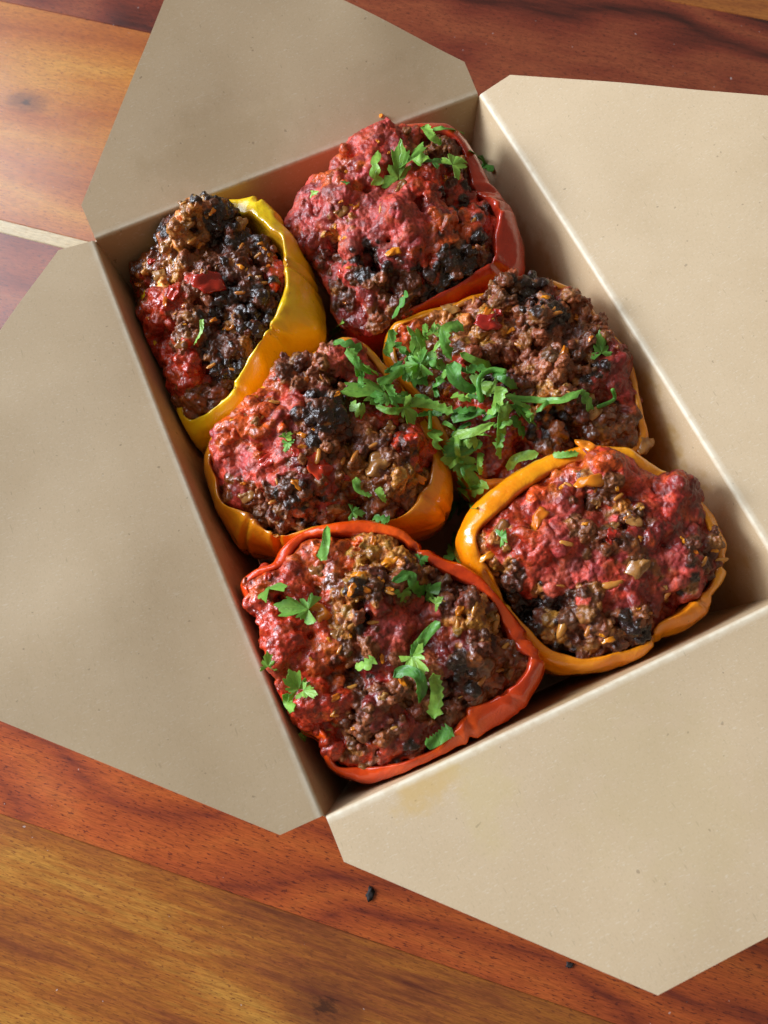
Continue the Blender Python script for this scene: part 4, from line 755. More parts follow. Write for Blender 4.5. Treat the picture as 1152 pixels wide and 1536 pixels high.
TYPES = {  # colour, blob radius range, relief, smoothing, roughness
    'meat':      ((0.27, 0.078, 0.024), (0.9, 3.4), 1.8, 0.0, 0.36),
    'dark':      ((0.125, 0.034, 0.013), (0.9, 3.2), 1.8, 0.0, 0.35),
    'char':      ((0.024, 0.012, 0.008), (0.9, 3.4), 1.5, 0.15, 0.28),
    'tan':       ((0.50, 0.195, 0.032), (0.9, 2.8), 1.6, 0.05, 0.30),
    'wetbrown':  ((0.20, 0.050, 0.009), (1.4, 3.2), 0.7, 0.60, 0.17),
    'red':       ((0.46, 0.032, 0.008), (1.4, 3.6), 0.8, 0.75, 0.27),
    'orangered': ((0.57, 0.082, 0.009), (1.4, 3.6), 0.8, 0.75, 0.27),
    'pink':      ((0.43, 0.052, 0.036), (2.0, 5.0), 0.25, 1.00, 0.46),
    'pinkred':   ((0.49, 0.044, 0.019), (1.7, 4.0), 0.35, 1.00, 0.40),
    'pinkdark':  ((0.27, 0.026, 0.018), (1.8, 4.2), 0.35, 1.00, 0.34),
    'wine':      ((0.20, 0.012, 0.008), (2.0, 4.5), 0.20, 1.00, 0.20),
}
TNAMES = list(TYPES)

def polar(poly, c, th):
    """radius and height of a closed outline round c at the angles th"""
    P = np.array(poly, float)
    # densify
    Q = []
    n = len(P)
    for i in range(n):
        p0, p1, p2, p3 = P[i - 1], P[i], P[(i + 1) % n], P[(i + 2) % n]
        for s in np.linspace(0, 1, 8, endpoint=False):
            Q.append(0.5 * ((2 * p1) + (-p0 + p2) * s + (2 * p0 - 5 * p1 + 4 * p2 - p3) * s * s + (-p0 + 3 * p1 - 3 * p2 + p3) * s ** 3))
    Q = np.array(Q)
    a = np.arctan2(Q[:, 1] - c[1], Q[:, 0] - c[0])
    r = np.hypot(Q[:, 0] - c[0], Q[:, 1] - c[1])
    o = np.argsort(a)
    a, r, z = a[o], r[o], Q[o, 2]
    a = np.r_[a[-6:] - 2 * np.pi, a, a[:6] + 2 * np.pi]
    r = np.r_[r[-6:], r, r[:6]]
    z = np.r_[z[-6:], z, z[:6]]
    return np.interp(th, a, r), np.interp(th, a, z)

def clamp_box(V, m):
    wx = BW / 2 - TAPER * (1 - np.clip(V[:, 2], 0, BH) / BH) - m
    wy = BL / 2 - TAPER * (1 - np.clip(V[:, 2], 0, BH) / BH) - m
    low = V[:, 2] < BH + 1
    V[low, 0] = np.clip(V[low, 0], -wx[low], wx[low])
    V[low, 1] = np.clip(V[low, 1], -wy[low], wy[low])
    return V

def vnormals(me):
    n = np.empty(len(me.vertices) * 3)
    me.vertex_normals.foreach_get("vector", n)
    return n.reshape(-1, 3)

def seg_dist(P, a, b):
    a, b = np.array(a), np.array(b)
    d = b - a
    t = np.clip(((P - a) @ d) / (d @ d), 0, 1)
    return np.linalg.norm(P - (a + t[:, None] * d), axis=1)

def make_skin(e, c, mat, parent, seed):
    NT_ = 260
    th = np.linspace(-np.pi, np.pi, NT_, endpoint=False)
    ro, zo = polar(e['outer'], c, th)
    ri, zi = polar(e['inner'], c, th)
    ri = np.minimum(ri, ro - 2.2)
    ur = np.c_[np.cos(th), np.sin(th)]
    cyc = np.c_[np.cos(th) * 2.3, np.sin(th) * 2.3, np.zeros_like(th)]
    cy2 = np.c_[np.cos(th) * 5.5, np.sin(th) * 5.5, np.zeros_like(th)]
    zw = 1.2 * pn(cyc, seed + 40) + 0.4 * pn(cy2, seed + 41)
    ri = ri + 1.2 * pn(cyc, seed + 42) + 0.5 * pn(cy2, seed + 43)
    ri = np.minimum(ri, ro - 2.0)
    zi = zi + zw
    band = ro - ri
    ctrl = [(ri - 2.0, zi - 9.0), (ri - 0.5, zi - 4.0), (ri - 0.1, zi - 0.7), (ri + 0.16 * band, np.maximum(zi, zo) + 0.7),
            (ri + 0.74 * band, zo + (zi - zo).clip(0) * 0.45 + 0.9), (ro, zo - 1.0), (ro + 0.4, zo - 5.0), (ro - 0.6, zo * 0.62), (ro * 0.90, zo * 0.33), (ro * 0.66, zo * 0.06 + 1.2), (ro * 0.3, zo * 0 + 1.0), (ro * 0.02, zo * 0 + 1.0)]
    rows = []
    K = 6
    tt = []
    for k in range(len(ctrl) - 1):
        p0, p1, p2, p3 = ctrl[max(k - 1, 0)], ctrl[k], ctrl[k + 1], ctrl[min(k + 2, len(ctrl) - 1)]
        for s in np.linspace(0, 1, K, endpoint=False):
            f = [0.5 * ((2 * p1[q]) + (-p0[q] + p2[q]) * s + (2 * p0[q] - 5 * p1[q] + 4 * p2[q] - p3[q]) * s * s + (-p0[q] + 3 * p1[q] - 3 * p2[q] + p3[q]) * s ** 3) for q in (0, 1)]
            rows.append(f)
            tt.append(k + s)
    V = []
    for r, z in rows:
        V.append(np.c_[c[0] + ur[:, 0] * r, c[1] + ur[:, 1] * r, z])
    V = np.concatenate(V)
    T = np.repeat(tt, NT_)
    V = clamp_box(V, 0.9)
    V[:, 2] = np.maximum(V[:, 2], 0.9)
    n = NT_
    faces = [(j * n + i, (j + 1) * n + i, (j + 1) * n + (i + 1) % n, j * n + (i + 1) % n) for j in range(len(rows) - 1) for i in range(n)]
    me = mesh_mm("pepper_skin", V, faces)
    N = vnormals(me)
    cc = V - V.mean(0)
    if np.sum(N * cc) < 0:
        me.flip_normals()
        N = -N
    th_all = np.tile(th, len(rows))
    d = 0.45 * pn(V / 10.0, seed) + 0.18 * pn(V / 4.0, seed + 5) + 0.07 * np.abs(pn(np.c_[np.cos(th_all) * 7, np.sin(th_all) * 7, T * 0.35], seed + 9)) + 0.10 * pn(V / 1.5, seed + 8)
    d *= np.clip((T - 0.5) / 1.5, 0, 1)
    d *= np.where(V[:, 2] < 6, 0.2, 1)
    for line in e['crease']:
        dd = np.full(len(V), 1e9)
        for a, b in zip(line[:-1], line[1:]):
            dd = np.minimum(dd, seg_dist(V[:, :2], a, b))
        m = (T > 1.5) & (T < 8)
        d += np.where(m, -1.1 * np.exp(-(dd / 0.8) ** 2) + 0.45 * np.exp(-((dd - 2.0) / 1.0) ** 2), 0)
    V2 = V + N * d[:, None]
    me.vertices.foreach_set("co", (V2 * MM).ravel())
    me.update()
    uv = me.attributes.new("rimuv", 'FLOAT_VECTOR', 'POINT')
    uv.data.foreach_set("vector", np.c_[np.cos(th_all) * 30, np.sin(th_all) * 30, T * 1.2].ravel())
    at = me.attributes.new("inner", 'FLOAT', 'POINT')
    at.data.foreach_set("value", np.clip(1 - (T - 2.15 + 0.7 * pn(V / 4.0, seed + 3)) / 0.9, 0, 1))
    return link("pepper_skin", me, mat, parent)

def ico(sub):
    bm = bmesh.new()
    bmesh.ops.create_icosphere(bm, subdivisions=sub, radius=1)
    v = np.array([x.co[:] for x in bm.verts])
    f = [tuple(q.index for q in p.verts) for p in bm.faces]
    bm.free()
    return v, np.array(f)
ICO_V, ICO_F = ico(2)

def make_filling(e, c, parent, seed, name_label, voxel=0.42):
    rng = np.random.default_rng(100 + seed)
    hills = np.array([(h[0], h[1], h[2], h[3]) for h in e['hills']])
    reg = e['regions']
    RX = np.array([(r[0], r[1]) for r in reg])
    RT = np.array([TNAMES.index(r[2]) for r in reg])
    RR = np.array([r[3] for r in reg])
    tg = np.linspace(-np.pi, np.pi, 721)
    rg, zg = polar(e['fill'], c, tg)
    ro_g, zo_g = polar(e['outer'], c, tg)

    def top(x, y):
        a = np.arctan2(y - c[1], x - c[0])
        r = np.hypot(x - c[0], y - c[1])
        R_, Z_ = np.interp(a, tg, rg), np.interp(a, tg, zg)
        q = np.clip(r / R_, 0, 1.02)
        zc = e['zc']
        z = zc + (Z_ - zc) * q ** 2.2 - 2.0 * np.clip((q - 0.86) / 0.14, 0, 1) ** 2
        for hx, hy, ha, hs in hills:
            z = z + 1.45 * ha * np.exp(-((x - hx) ** 2 + (y - hy) ** 2) / (hs * 0.62) ** 2) * np.clip((1.04 - q) / 0.2, 0, 1)
        P = np.c_[x, y, np.zeros_like(x)]
        W_ = P + 1.6 * np.c_[pn(P / 5.0, seed + 31), pn(P / 5.0, seed + 32), np.zeros(len(P))]
        crack = 4.2 * np.exp(-(pn(W_ / 10.0, seed + 4) / 0.07) ** 2) + 2.2 * np.exp(-(pn(W_ / 6.0, seed + 6) / 0.06) ** 2)
        pit = 7.0 * np.clip(pn(P / 7.0, seed + 8) - 0.36, 0, 1) * 3
        z = z + (2.6 * pn(P / 12.0, seed) + 2.0 * pn(P / 5.5, seed + 2) - crack - pit + 0.8) * np.clip((1.04 - q) / 0.25, 0.2, 1)
        return z, q

    def kind(x, y):
        J = rng.normal(size=(len(x), 2)) * 1.3
        d = np.hypot((x + J[:, 0])[:, None] - RX[:, 0], (y + J[:, 1])[:, None] - RX[:, 1]) / RR
        o = np.argsort(d, axis=1)[:, :2]
        first, second = o[:, 0], o[:, 1]
        sw = rng.random(len(x)) < np.where(d[np.arange(len(x)), first] > 0.8, 0.32, 0.14)
        return RT[np.where(sw, second, first)]

    # solid core under the crumbs
    na, nr = 120, 44
    th = np.linspace(-np.pi, np.pi, na, endpoint=False)
    rr = np.interp(th, tg, rg)
    core = []
    for j in range(nr + 1):
        q = (j + 0.0) / nr
        x, y = c[0] + np.cos(th) * rr * q * 0.985, c[1] + np.sin(th) * rr * q * 0.985
        z, _ = top(x, y)
        core.append(np.c_[x, y, z - 1.3])
    zb = core[-1][:, 2].min() - 10
    core.append(np.c_[c[0] + np.cos(th) * rr * 0.8, c[1] + np.sin(th) * rr * 0.8, np.full(na, zb)])
    core.append(np.c_[c[0] + np.cos(th) * 0.5, c[1] + np.sin(th) * 0.5, np.full(na, zb)])
    core = np.concatenate(core)
    F = [(j * na + i, j * na + (i + 1) % na, (j + 1) * na + (i + 1) % na) for j in range(nr + 2) for i in range(na)]
    F += [(j * na + i, (j + 1) * na + (i + 1) % na, (j + 1) * na + i) for j in range(nr + 2) for i in range(na)]
    F += [((nr + 2) * na + i, (nr + 2) * na + (i + 1) % na, (nr + 2) * na) for i in range(1, na - 1)]

    # crumb and sauce lumps
    n = 5200
    a = rng.uniform(-np.pi, np.pi, n)
    q = np.sqrt(rng.random(n)) * 0.985
    R_ = np.interp(a, tg, rg)
    keep = rng.random(n) < (R_ / R_.max()) ** 2
    a, q, R_ = a[keep], q[keep], R_[keep]
    x, y = c[0] + np.cos(a) * R_ * q, c[1] + np.sin(a) * R_ * q
    ty = kind(x, y)
    lo = np.array([TYPES[t][1][0] for t in TNAMES])[ty]
    hi = np.array([TYPES[t][1][1] for t in TNAMES])[ty]
    rad = lo + (hi - lo) * rng.random(len(x)) ** 1.8
    flip = (ty == TNAMES.index('char')) & (rng.random(len(x)) < 0.18)
    ty[flip] = TNAMES.index('dark')
    # thin out by size so that coverage is even
    keep = rng.random(len(x)) < np.clip(1.9 / rad ** 1.5, 0, 1) * 0.75
    x, y, ty, rad = x[keep], y[keep], ty[keep], rad[keep]
    rel = np.array([TYPES[t][2] for t in TNAMES])[ty]
    z, qq = top(x, y)
    z = z + rng.normal(size=len(x)) * 0.45 * rel - rad * np.where(rel < 0.6, 0.80, 0.45) + np.where(rel < 0.6, 0.1, 0.3)
    B = np.c_[x, y, z]
    Vb, Fb = [], []
    base = len(core)
    for i in range(len(B)):
        M = np.linalg.qr(rng.normal(size=(3, 3)))[0]
        sc = rad[i] * rng.uniform(0.55, 1.35, 3) if rel[i] > 0.6 else rad[i] * rng.uniform(0.8, 1.15, 3)
        v = (ICO_V * (1 + 0.42 * pn(ICO_V * 1.3 + i * 3.1, 1) + 0.2 * pn(ICO_V * 2.9 + i * 1.7, 2))[:, None]) * sc @ M.T + B[i]
        Vb.append(v)
        Fb.append(ICO_F + base)
        base += len(ICO_V)
    allV = np.concatenate([core] + Vb)
    allF = F + np.concatenate(Fb).tolist()
    tmp = bpy.data.meshes.new("tmp")
    tmp.from_pydata(allV.tolist(), [], allF)
    to = bpy.data.objects.new("tmp", tmp)
    col.objects.link(to)
    md = to.modifiers.new("r", 'REMESH')
    md.mode = 'VOXEL'
    md.voxel_size = voxel
    dg = bpy.context.evaluated_depsgraph_get()
    me = bpy.data.meshes.new_from_object(to.evaluated_get(dg))
    bpy.data.objects.remove(to)
    bpy.data.meshes.remove(tmp)
    me.name = "filling"
    # drop what can never be seen (deep underside)
    bm = bmesh.new()
    bm.from_mesh(me)
    bmesh.ops.delete(bm, geom=[f for f in bm.faces if f.calc_center_median().z < zb + 4], context='FACES')
    bm.to_mesh(me)
    bm.free()
    nv = len(me.vertices)
    V = np.empty(nv * 3)
    me.vertices.foreach_get("co", V)
    V = V.reshape(-1, 3)
    # nearest lump
    near = np.empty(nv, int)
    Bf, rf = B.astype(np.float32), rad.astype(np.float32)
    for s in range(0, nv, 4000):
        P = V[s:s + 4000].astype(np.float32)
        d2 = ((P ** 2).sum(1)[:, None] + (Bf ** 2).sum(1)[None] - 2 * P @ Bf.T).clip(0)
        near[s:s + 4000] = np.argmin(np.sqrt(d2) - rf, axis=1)
    vt = ty[near]
    smooth = np.array([TYPES[t][3] for t in TNAMES])[vt]
    ed = np.empty(len(me.edges) * 2, int)
    me.edges.foreach_get("vertices", ed)
    ed = ed.reshape(-1, 2)
    deg = np.bincount(ed.ravel(), minlength=nv).clip(1)
    def lap(A):
        out = np.empty_like(A)
        for k in range(A.shape[1]):
            out[:, k] = np.bincount(ed[:, 0], A[ed[:, 1], k], nv) + np.bincount(ed[:, 1], A[ed[:, 0], k], nv)
        return out / deg[:, None]
    sm = lap(lap(smooth[:, None]))[:, 0]
    for it in range(60):
        V = V + (lap(V) - V) * ((0.5 if it < 4 else 0.0) * (1 - sm) + 0.95 * sm ** 1.4 * (it < 16 + 80 * (sm - 0.45)))[:, None]
    me.vertices.foreach_set("co", V.ravel())
    me.update()
    N = vnormals(me)
    g = 1 - np.clip(sm * 1.6, 0, 1)
    fr = 0.8 * pn(V / 3.8, seed + 10) + 1.0 * np.abs(pn(V / 2.2, seed + 12)) + 0.45 * np.abs(pn(V / 1.1, seed + 16)) + 0.22 * pn(V / 0.9, seed + 11) - 0.35
    d = g * fr + (1 - g) * (1.9 * np.abs(pn((V + 1.5 * pn(V / 4.0, seed + 17)[:, None]) / 6.5, seed + 13)) + 0.30 * np.abs(pn(V / 2.9, seed + 14)) + 0.20 * pn(V / 2.0, seed + 18) + 0.24 * pn(V / 1.15, seed + 15) - 0.22 * np.abs(pn(V / np.array([1.4, 2.6, 1.6]), seed + 19)) - 0.5)
    V = V + N * d[:, None]
    V = clamp_box(V, 0.7)
    # colour: lump colour with its own jitter, mottled, then softened across neighbours
    colors = np.array([TYPES[t][0] for t in TNAMES])
    lj = np.exp(rng.normal(size=(len(B), 1)) * 0.26) * np.exp(rng.normal(size=(len(B), 3)) * 0.10)
    lump = colors[ty] * lj
    tan_l = (rng.random(len(B)) < 0.10) & np.isin(ty, [TNAMES.index('meat'), TNAMES.index('dark')])
    lump[tan_l] = np.array((0.33, 0.125, 0.025)) * np.exp(rng.normal(size=(tan_l.sum(), 1)) * 0.2)
    Cv = lump[near]
    n1, n2 = pn(V / 1.5, seed + 21), pn(V / 4.5, seed + 22)
    saucy = np.isin(vt, [TNAMES.index(t) for t in ('red', 'orangered', 'pink', 'pinkred', 'pinkdark', 'wine')])
    w = np.clip((n2 - 0.15) * 1.4, 0, 0.7)[:, None] * saucy[:, None]
    Cv = Cv * (1 - w) + np.array((0.52, 0.075, 0.012)) * w
    w = np.clip((-n2 - 0.25) * 1.5, 0, 0.6)[:, None] * saucy[:, None]
    Cv = Cv * (1 - w) + np.array((0.21, 0.018, 0.016)) * w
    w = np.clip((n1 - 0.25) * 1.6, 0, 0.7)[:, None] * (~saucy)[:, None]
    Cv = Cv * (1 - w) + np.array((0.30, 0.055, 0.022)) * w * (0.35 + 0.65 * (vt != TNAMES.index('char')))[:, None]
    for _ in range(2):
        Cv = 0.5 * Cv + 0.5 * lap(Cv)
    ro = np.array([TYPES[t][4] for t in TNAMES])[vt]
    ro = lap(lap(ro[:, None]))[:, 0] + 0.06 * n2
    me.vertices.foreach_set("co", (V * MM).ravel())
    ca = me.attributes.new("Col", 'FLOAT_COLOR', 'POINT')
    ca.data.foreach_set("color", np.c_[Cv, np.ones(nv)].ravel())
    ra = me.attributes.new("rough", 'FLOAT', 'POINT')
    ra.data.foreach_set("value", ro)
    me.polygons.foreach_set("use_smooth", [True] * len(me.polygons))
    me.materials.clear()
    me.update()
    return link("filling", me, M_FILL, parent)

SKINS = {
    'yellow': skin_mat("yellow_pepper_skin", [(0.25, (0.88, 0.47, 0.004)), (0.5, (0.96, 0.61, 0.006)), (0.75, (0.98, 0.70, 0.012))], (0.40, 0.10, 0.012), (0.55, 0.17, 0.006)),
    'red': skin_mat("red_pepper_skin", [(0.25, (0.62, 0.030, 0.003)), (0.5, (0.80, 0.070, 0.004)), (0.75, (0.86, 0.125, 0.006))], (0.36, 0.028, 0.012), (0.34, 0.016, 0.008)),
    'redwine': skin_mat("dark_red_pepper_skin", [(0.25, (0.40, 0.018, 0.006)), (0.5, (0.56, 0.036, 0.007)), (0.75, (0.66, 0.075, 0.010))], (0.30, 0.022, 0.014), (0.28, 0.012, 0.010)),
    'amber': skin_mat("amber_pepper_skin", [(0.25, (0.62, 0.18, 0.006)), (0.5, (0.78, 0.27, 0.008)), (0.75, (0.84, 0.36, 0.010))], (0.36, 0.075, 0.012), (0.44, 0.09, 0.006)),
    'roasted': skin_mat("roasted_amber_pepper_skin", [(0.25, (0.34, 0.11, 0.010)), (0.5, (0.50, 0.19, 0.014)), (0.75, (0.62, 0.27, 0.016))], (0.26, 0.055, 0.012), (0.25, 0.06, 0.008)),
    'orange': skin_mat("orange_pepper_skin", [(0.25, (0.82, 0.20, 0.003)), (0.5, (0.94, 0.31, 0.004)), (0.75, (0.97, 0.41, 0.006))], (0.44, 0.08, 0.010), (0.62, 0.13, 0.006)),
}
PEPPERS = {
    'A': ('yellow', "stuffed yellow pepper half in the far left corner, wide yellow side showing"),
    'B': ('redwine', "stuffed red pepper half at the far end, heaped with pink sauce"),
    'E': ('amber', "darkly charred stuffed pepper half in the middle right, under the cilantro heap"),
    'D': ('amber', "stuffed orange pepper half in the middle left, pink sauce on its left"),
    'C': ('red', "stuffed red pepper half nearest the front with a bright red rim"),
    'F': ('orange', "stuffed orange pepper half at the near right, thick glossy orange rim"),
}
roots, fillings, centers = {}, {}, {}
for si, (k, (sk, label)) in enumerate(PEPPERS.items()):
    e = PEP[k]
    c = np.array(e['fill'])[:, :2].mean(0)
    centers[k] = c
    r = tag(empty("stuffed_pepper"), label, "stuffed pepper", "stuffed pepper halves in the box")
    r.location = (c[0] * MM, c[1] * MM, 0.001)
    bpy.context.view_layer.update()
    roots[k] = r
    s_ = make_skin(e, c, SKINS[sk], r, si * 3 + 1)
    f_ = make_filling(e, c, r, si * 7 + 2, label)
    for o in (s_, f_):
        o.matrix_parent_inverse = r.matrix_world.inverted()
    fillings[k] = f_

# ------------------------------------------------------------------ bits that show in the fillings
def rice_mesh(seed):
    rng = np.random.default_rng(seed)
    V, F = [], []
    nu, nv = 10, 9
    bend = rng.uniform(-0.12, 0.12)
    for j in range(nv):
        s = -1 + 2 * j / (nv - 1)
        r = max(0.02, math.sqrt(max(0, 1 - abs(s) ** 2.6))) * 0.155
        for i in range(nu):
            a = 2 * math.pi * i / nu
            V.append((s * 0.5, r * math.cos(a) + bend * (1 - s * s), r * 0.85 * math.sin(a)))
    for j in range(nv - 1):
        for i in range(nu):
            F.append((j * nu + i, j * nu + (i + 1) % nu, (j + 1) * nu + (i + 1) % nu, (j + 1) * nu + i))
    F += [tuple(range(nu))[::-1], tuple((nv - 1) * nu + i for i in range(nu))]
    V = np.array(V)
    V += 0.05 * np.c_[pn(V * 4, seed), pn(V * 4, seed + 1), pn(V * 4, seed + 2)]
    return V, F

def plate_mesh(seed, aspect, curl, thick, ragged):
    rng = np.random.default_rng(seed)
    n, k = 22, 5
    ph = rng.uniform(0, 6.28, 3)
    V = []
    for side in (1, -1):
        for j in range(k + 1):
            q = j / k
            for i in range(n):
                a = 2 * math.pi * i / n
                # a squarish, ragged outline
                sq = 1 / max(abs(math.cos(a)), abs(math.sin(a))) ** 0.65
                r = 0.42 * sq * (1 + ragged * math.sin(2 * a + ph[0]) + ragged * 0.7 * math.sin(3 * a + ph[1]) + ragged * 0.5 * math.sin(5 * a + ph[2])) * q
                x, y = r * math.cos(a), r * math.sin(a) * aspect
                edge = thick * (1 - q ** 4 * 0.7)
                V.append((x, y, curl * (0.12 - 1.2 * y * y / aspect) + 0.25 * curl * x + side * edge * 0.5))
    V = np.array(V)
    V += 0.11 * np.c_[pn(V * 3.3, seed), pn(V * 3.3, seed + 1), pn(V * 3.3, seed + 2)]
    F = []
    L = (k + 1) * n
    for s, o in ((0, 0), (1, L)):
        for j in range(k):
            for i in range(n):
                f = (o + j * n + i, o + j * n + (i + 1) % n, o + (j + 1) * n + (i + 1) % n, o + (j + 1) * n + i)
                F.append(f if s == 0 else f[::-1])
    for i in range(n):
        F.append((k * n + i, k * n + (i + 1) % n, L + k * n + (i + 1) % n, L + k * n + i))
    return V, F

BIT_MESH = {}
def bit_mesh(kind, variant):
    key = (kind, variant)
    if key not in BIT_MESH:
        if kind == 'rice_grain':
            V, F = rice_mesh(variant)
        elif kind == 'onion_piece':
            V, F = plate_mesh(20 + variant, 0.7, 0.55, 0.12, 0.14)
        elif kind == 'carrot_piece':
            V, F = plate_mesh(40 + variant, 0.42, 0.2, 0.24, 0.10)
        else:
            V, F = plate_mesh(60 + variant, 0.75, -0.8, 0.34, 0.10)
        me = bpy.data.meshes.new(kind)
        me.from_pydata((V * MM).tolist(), [], F)
        me.polygons.foreach_set("use_smooth", [True] * len(F))
        me.update()
        me.materials.append(M_BIT[kind])
        BIT_MESH[key] = me
    return BIT_MESH[key]

rnd = random.Random(5)
bvh = {}
for k, f_ in fillings.items():
    me = f_.data
    V = np.empty(len(me.vertices) * 3)
    me.vertices.foreach_get("co", V)
    bvh[k] = BVHTree.FromPolygons((V.reshape(-1, 3) / MM).tolist(), [tuple(p.vertices) for p in me.polygons])
def add_bit(k, kind, p, size, ang, variant):
    hit = bvh[k].find_nearest(Vector(p))
    nrm = Vector((0, 0, 1)) if hit[0] is None else (hit[1] * 0.5 + Vector((0, 0, 1.0))).normalized()
    o = bpy.data.objects.new(kind, bit_mesh(kind, variant))
    col.objects.link(o)
    o.parent = fillings[k]
    q = nrm.to_track_quat('Z', 'Y').to_matrix()
    xd = Vector((math.cos(math.radians(ang)), math.sin(math.radians(ang)), rnd.uniform(-0.25, 0.25)))
    xd = (xd - nrm * xd.dot(nrm)).normalized()
    yd = nrm.cross(xd)
    mm_ = Matrix((xd, yd, nrm)).transposed().to_4x4()
    size *= {'rice_grain': 0.72, 'tomato_piece': 1.0}.get(kind, 0.8)
    lift = {'rice_grain': 0.0, 'onion_piece': -0.02, 'carrot_piece': -0.03, 'tomato_piece': 0.08}[kind] * size
    mm_.translation = (Vector(p) + nrm * lift) * MM
    o.matrix_world = mm_ @ Matrix.Diagonal((size, size, size, 1))
    return o
bpy.context.view_layer.update()
for i, (k, kind, p, size, ang) in enumerate(BITS):
    add_bit(k, kind, p, size, ang, i % 4)
# more small grains and dice half sunk in the crumbs
for k in (PEPPERS if BITS else ()):
    e = PEP[k]
    fill = np.array(e['fill'])
    c = centers[k]
    rg_, _ = polar(e['fill'], c, np.linspace(-np.pi, np.pi, 360))
    made = 0
    while made < 24:
        i = rnd.randrange(360)
        q = math.sqrt(rnd.random()) * 0.9
        a = -math.pi + 2 * math.pi * i / 359
        x, y = c[0] + math.cos(a) * rg_[i] * q, c[1] + math.sin(a) * rg_[i] * q
        near = min(e['regions'], key=lambda r: math.hypot(r[0] - x, r[1] - y))
        if near[2] not in ('meat', 'dark', 'tan', 'wetbrown', 'orangered') and rnd.random() < 0.9:
            continue
        h = bvh[k].ray_cast(Vector((x, y, 120)), Vector((0, 0, -1)))
        if h[0] is None:
            continue
        kind = rnd.choices(['rice_grain', 'carrot_piece', 'onion_piece', 'tomato_piece'], [5, 6, 3, 1])[0]
        add_bit(k, kind, h[0], rnd.uniform(2.4, 5.4), rnd.uniform(0, 360), made % 4)
        made += 1

# ------------------------------------------------------------------ cilantro
def catmull(P, n):
    P = np.array(P, float)
    if len(P) == 2:
        P = np.array([P[0], P[0] * 0.5 + P[1] * 0.5 + (0, 0, 0.8), P[1]])
    Q = np.vstack([2 * P[0] - P[1], P, 2 * P[-1] - P[-2]])
    out = []
    segs = len(P) - 1
    for t in np.linspace(0, segs, n):
        i = min(int(t), segs - 1)
        s = t - i
        p0, p1, p2, p3 = Q[i], Q[i + 1], Q[i + 2], Q[i + 3]
        out.append(0.5 * ((2 * p1) + (-p0 + p2) * s + (2 * p0 - 5 * p1 + 4 * p2 - p3) * s * s + (-p0 + 3 * p1 - 3 * p2 + p3) * s ** 3))
    return np.array(out)

def frames(L, roll):
    T = np.gradient(L, axis=0)
    T /= np.linalg.norm(T, axis=1)[:, None]
    up = np.array((0, 0, 1.0))
    S = np.cross(T, up + 0.001)
    S /= np.linalg.norm(S, axis=1)[:, None]
    N = np.cross(S, T)
    ca, sa = np.cos(roll)[:, None], np.sin(roll)[:, None]
    return T, S * ca + N * sa, N * ca - S * sa

def strip_mesh(P, w, rng, sprig=False):
    w = w * 0.68
    n, mcol = 60, 7
    L = catmull(P, n)
    t = np.linspace(0, 1, n)
    roll = rng.uniform(-0.4, 0.4) + rng.uniform(-0.7, 0.7) * t
    T, S, N = frames(L, roll)
    ph = rng.uniform(0, 6.28, 4)
    if sprig:
        wl = w * (0.35 + 0.5 * np.abs(np.sin(t * 9 + ph[0])) * (0.5 + t))
        wr = w * (0.35 + 0.5 * np.abs(np.sin(t * 9 + ph[1])) * (0.5 + t))
    else:
        tooth = 1 - np.abs(((t * rng.uniform(4, 8) + ph[0]) % 1) * 2 - 1) ** 0.7
        foot = np.exp(-((t - 0.9) / 0.14) ** 2)
        taper = 1 - rng.uniform(0.0, 0.55) * (t if rng.random() < 0.5 else 1 - t)
        wl = w * (0.50 * taper + 0.22 * foot * (tooth - 0.3) + 0.20 * (tooth - 0.6) * (rng.random() < 0.55))
        wr = w * (0.50 * taper + 0.16 * foot * (1 - np.abs(((t * 9 + ph[1]) % 1) * 2 - 1) - 0.3))
    cap = np.clip(np.minimum(t / rng.uniform(0.02, 0.12), (1 - t) / rng.uniform(0.02, 0.2)), 0.15, 1)
    wl, wr = wl * cap, wr * cap
    curl = rng.uniform(-0.15, 0.2)
    V = []
    for j in range(mcol):
        q = -1 + 2 * j / (mcol - 1)
        ww = np.where(q < 0, wl, wr) * q
        V.append(L + S * ww[:, None] + N * (curl * (q * q - 0.4) * w * 0.5 + 0.05 * w * np.sin(t * 7 + q * 3 + ph[1]))[:, None])
    V = np.array(V).transpose(1, 0, 2).reshape(-1, 3)
    V += 0.12 * np.c_[pn(V / 2.2, 1), pn(V / 2.2, 2), pn(V / 2.2, 3)]
    q_ = np.tile(np.linspace(-1, 1, mcol), n)
    UV = np.c_[np.repeat(t, mcol) * 20, q_, np.full(n * mcol, 5.0)]
    return V, grid_faces(mcol - 1, n - 1), UV

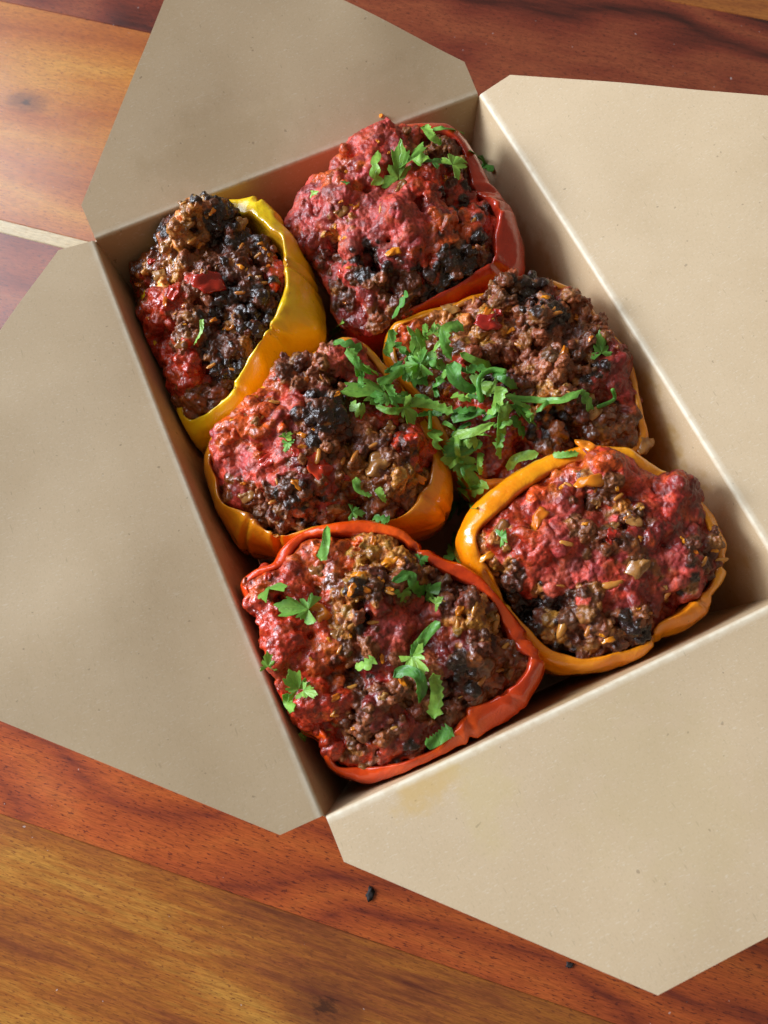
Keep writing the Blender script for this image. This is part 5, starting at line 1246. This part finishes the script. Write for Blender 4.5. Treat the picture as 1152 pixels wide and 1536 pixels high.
def leaf_mesh(P, w, rng):
    b, tip = np.array(P[0]), np.array(P[-1])
    ax_ = tip - b
    ln = np.linalg.norm(ax_) * 1.06
    roll = np.array([rng.uniform(-0.5, 0.5)])
    T, S, N = frames(np.array([b, tip]), np.repeat(roll, 2))
    T, S, N = T[0], S[0], N[0]
    na, k = 72, 7
    ph = rng.uniform(-0.2, 0.2)
    amax = 2.1
    V = [b]
    lob = rng.uniform(2.5, 3.3)
    bend, ripple, ph2 = rng.uniform(-0.25, 0.5), rng.uniform(0.03, 0.08), rng.uniform(0, 6.28)
    prof = []
    for i in range(na):
        a = -amax + 2 * amax * i / (na - 1)
        main = 0.62 + 0.38 * math.cos(a * 0.72)
        lobes = 0.80 + 0.20 * math.cos(a * lob * 1.05 + ph)
        notch = 1 - 0.45 * math.exp(-((abs(a) - 0.62 + ph) / 0.09) ** 2) - 0.40 * math.exp(-((abs(a) - 1.35) / 0.11) ** 2)
        teeth = 1 + 0.10 * math.cos(a * 13 + ph * 9) + 0.05 * math.cos(a * 29 + ph * 20)
        prof.append((a, main * lobes * notch * teeth))
    pw = max(r * math.sin(abs(a)) for a, r in prof)
    pl = max(r * math.cos(a) for a, r in prof)
    V = []
    # most pieces are chopped: a straight knife cut takes one side or the tip off
    ca = rng.uniform(-1.9, 1.9) if rng.random() < 0.75 else None
    cd = rng.uniform(0.38, 0.62)
    for j in range(k + 1):
        q = 0.03 + 0.97 * j / k
        for a, r in prof:
            u = r * math.cos(a) / pl * q * ln
            v = r * math.sin(a) / pw * q * w * 0.62
            if ca is not None:
                un, vn = u / ln, v / w
                ex = un * math.cos(ca) + vn * math.sin(ca) - cd
                if ex > 0:
                    u -= ex * math.cos(ca) * ln * 0.97
                    v -= ex * math.sin(ca) * w * 0.97
            z = bend * (v * v / w - 0.10 * w) - 0.10 * ln * (u / ln) ** 2 + ripple * w * q * math.sin(a * 5 + ph2)
            V.append(b + T * u + S * v + N * z)
    UV = np.c_[np.tile([a * 4.2 for a, _ in prof], k + 1), np.repeat(np.linspace(0, 1, k + 1), na), np.zeros((k + 1) * na)]
    return np.array(V), [(j * na + i, j * na + i + 1, (j + 1) * na + i + 1, (j + 1) * na + i) for j in range(k) for i in range(na - 1)], UV

def stem_mesh(P, w, rng):
    n, m_ = 36, 8
    L = catmull(P, n)
    T, S, N = frames(L, np.zeros(n))
    V = []
    for i in range(n):
        t = i / (n - 1)
        r = w * 0.5 * (0.75 + 0.35 * abs(t - 0.4)) * (0.6 if i in (0, n - 1) else 1)
        for j in range(m_):
            a = 2 * math.pi * j / m_
            V.append(L[i] + r * (S[i] * math.cos(a) + N[i] * math.sin(a)))
    F = [(i * m_ + j, i * m_ + (j + 1) % m_, (i + 1) * m_ + (j + 1) % m_, (i + 1) * m_ + j) for i in range(n - 1) for j in range(m_)]
    F += [tuple(range(m_))[::-1], tuple((n - 1) * m_ + j for j in range(m_))]
    return np.array(V), F, np.ones((len(V), 3))

for i, (kind, label, P, w) in enumerate(CILANTRO):
    rng = np.random.default_rng(900 + i)
    if kind == 'leaf':
        V, F, UV = leaf_mesh(P, w * 0.84, rng)
    elif kind == 'stem':
        V, F, UV = stem_mesh(P, w, rng)
    else:
        V, F, UV = strip_mesh(P, w, rng, kind == 'sprig')
    c0 = V.mean(0)
    name = "cilantro_" + {'leaf': 'leaf', 'stem': 'stalk', 'sprig': 'sprig', 'strip': 'strip'}[kind]
    me = mesh_mm(name, V - c0, F)
    me.attributes.new('leafuv', 'FLOAT_VECTOR', 'POINT').data.foreach_set('vector', UV.ravel())
    o = link(name, me, M_CIL)
    o.location = c0 * MM
    if kind != 'stem':
        s = o.modifiers.new("thickness", 'SOLIDIFY')
        s.thickness = 0.13 * MM
        s.offset = 0
        es = o.modifiers.new('edges', 'EDGE_SPLIT')
        es.split_angle = math.radians(45)
    tag(o, label, "cilantro", "loose shreds of the cilantro heap" if label.startswith("thin loose") else "chopped cilantro on the peppers")

# ------------------------------------------------------------------ crumbs and lint on the table
def crumb(name, label, cat, x, y, size, mat, seed, long=1.0):
    V = ICO_V * (1 + 0.9 * pn(ICO_V * 1.9 + seed, seed) + 0.8 * pn(ICO_V * 4.1 + seed, seed + 1))[:, None] * np.array((size * long, size, size * 0.28))
    a = seed * 1.3
    V = np.c_[V[:, 0] * math.cos(a) - V[:, 1] * math.sin(a), V[:, 0] * math.sin(a) + V[:, 1] * math.cos(a), V[:, 2]]
    V[:, 2] -= V[:, 2].min()
    o = link(name, mesh_mm(name, V, ICO_F.tolist()), mat)
    o.location = (x * MM, y * MM, 0.0001)
    return tag(o, label, cat)
crumb("scatter_crumb", "black burnt crumb on the red plank below the box corner", "crumb", -79.7, -137.3, 1.15, M_CHAR, 3, 1.5)
crumb("scatter_crumb", "smaller burnt crumb on the table beside the near flap edge", "crumb", -28.1, -184.6, 0.8, M_CHAR, 5, 1.3)
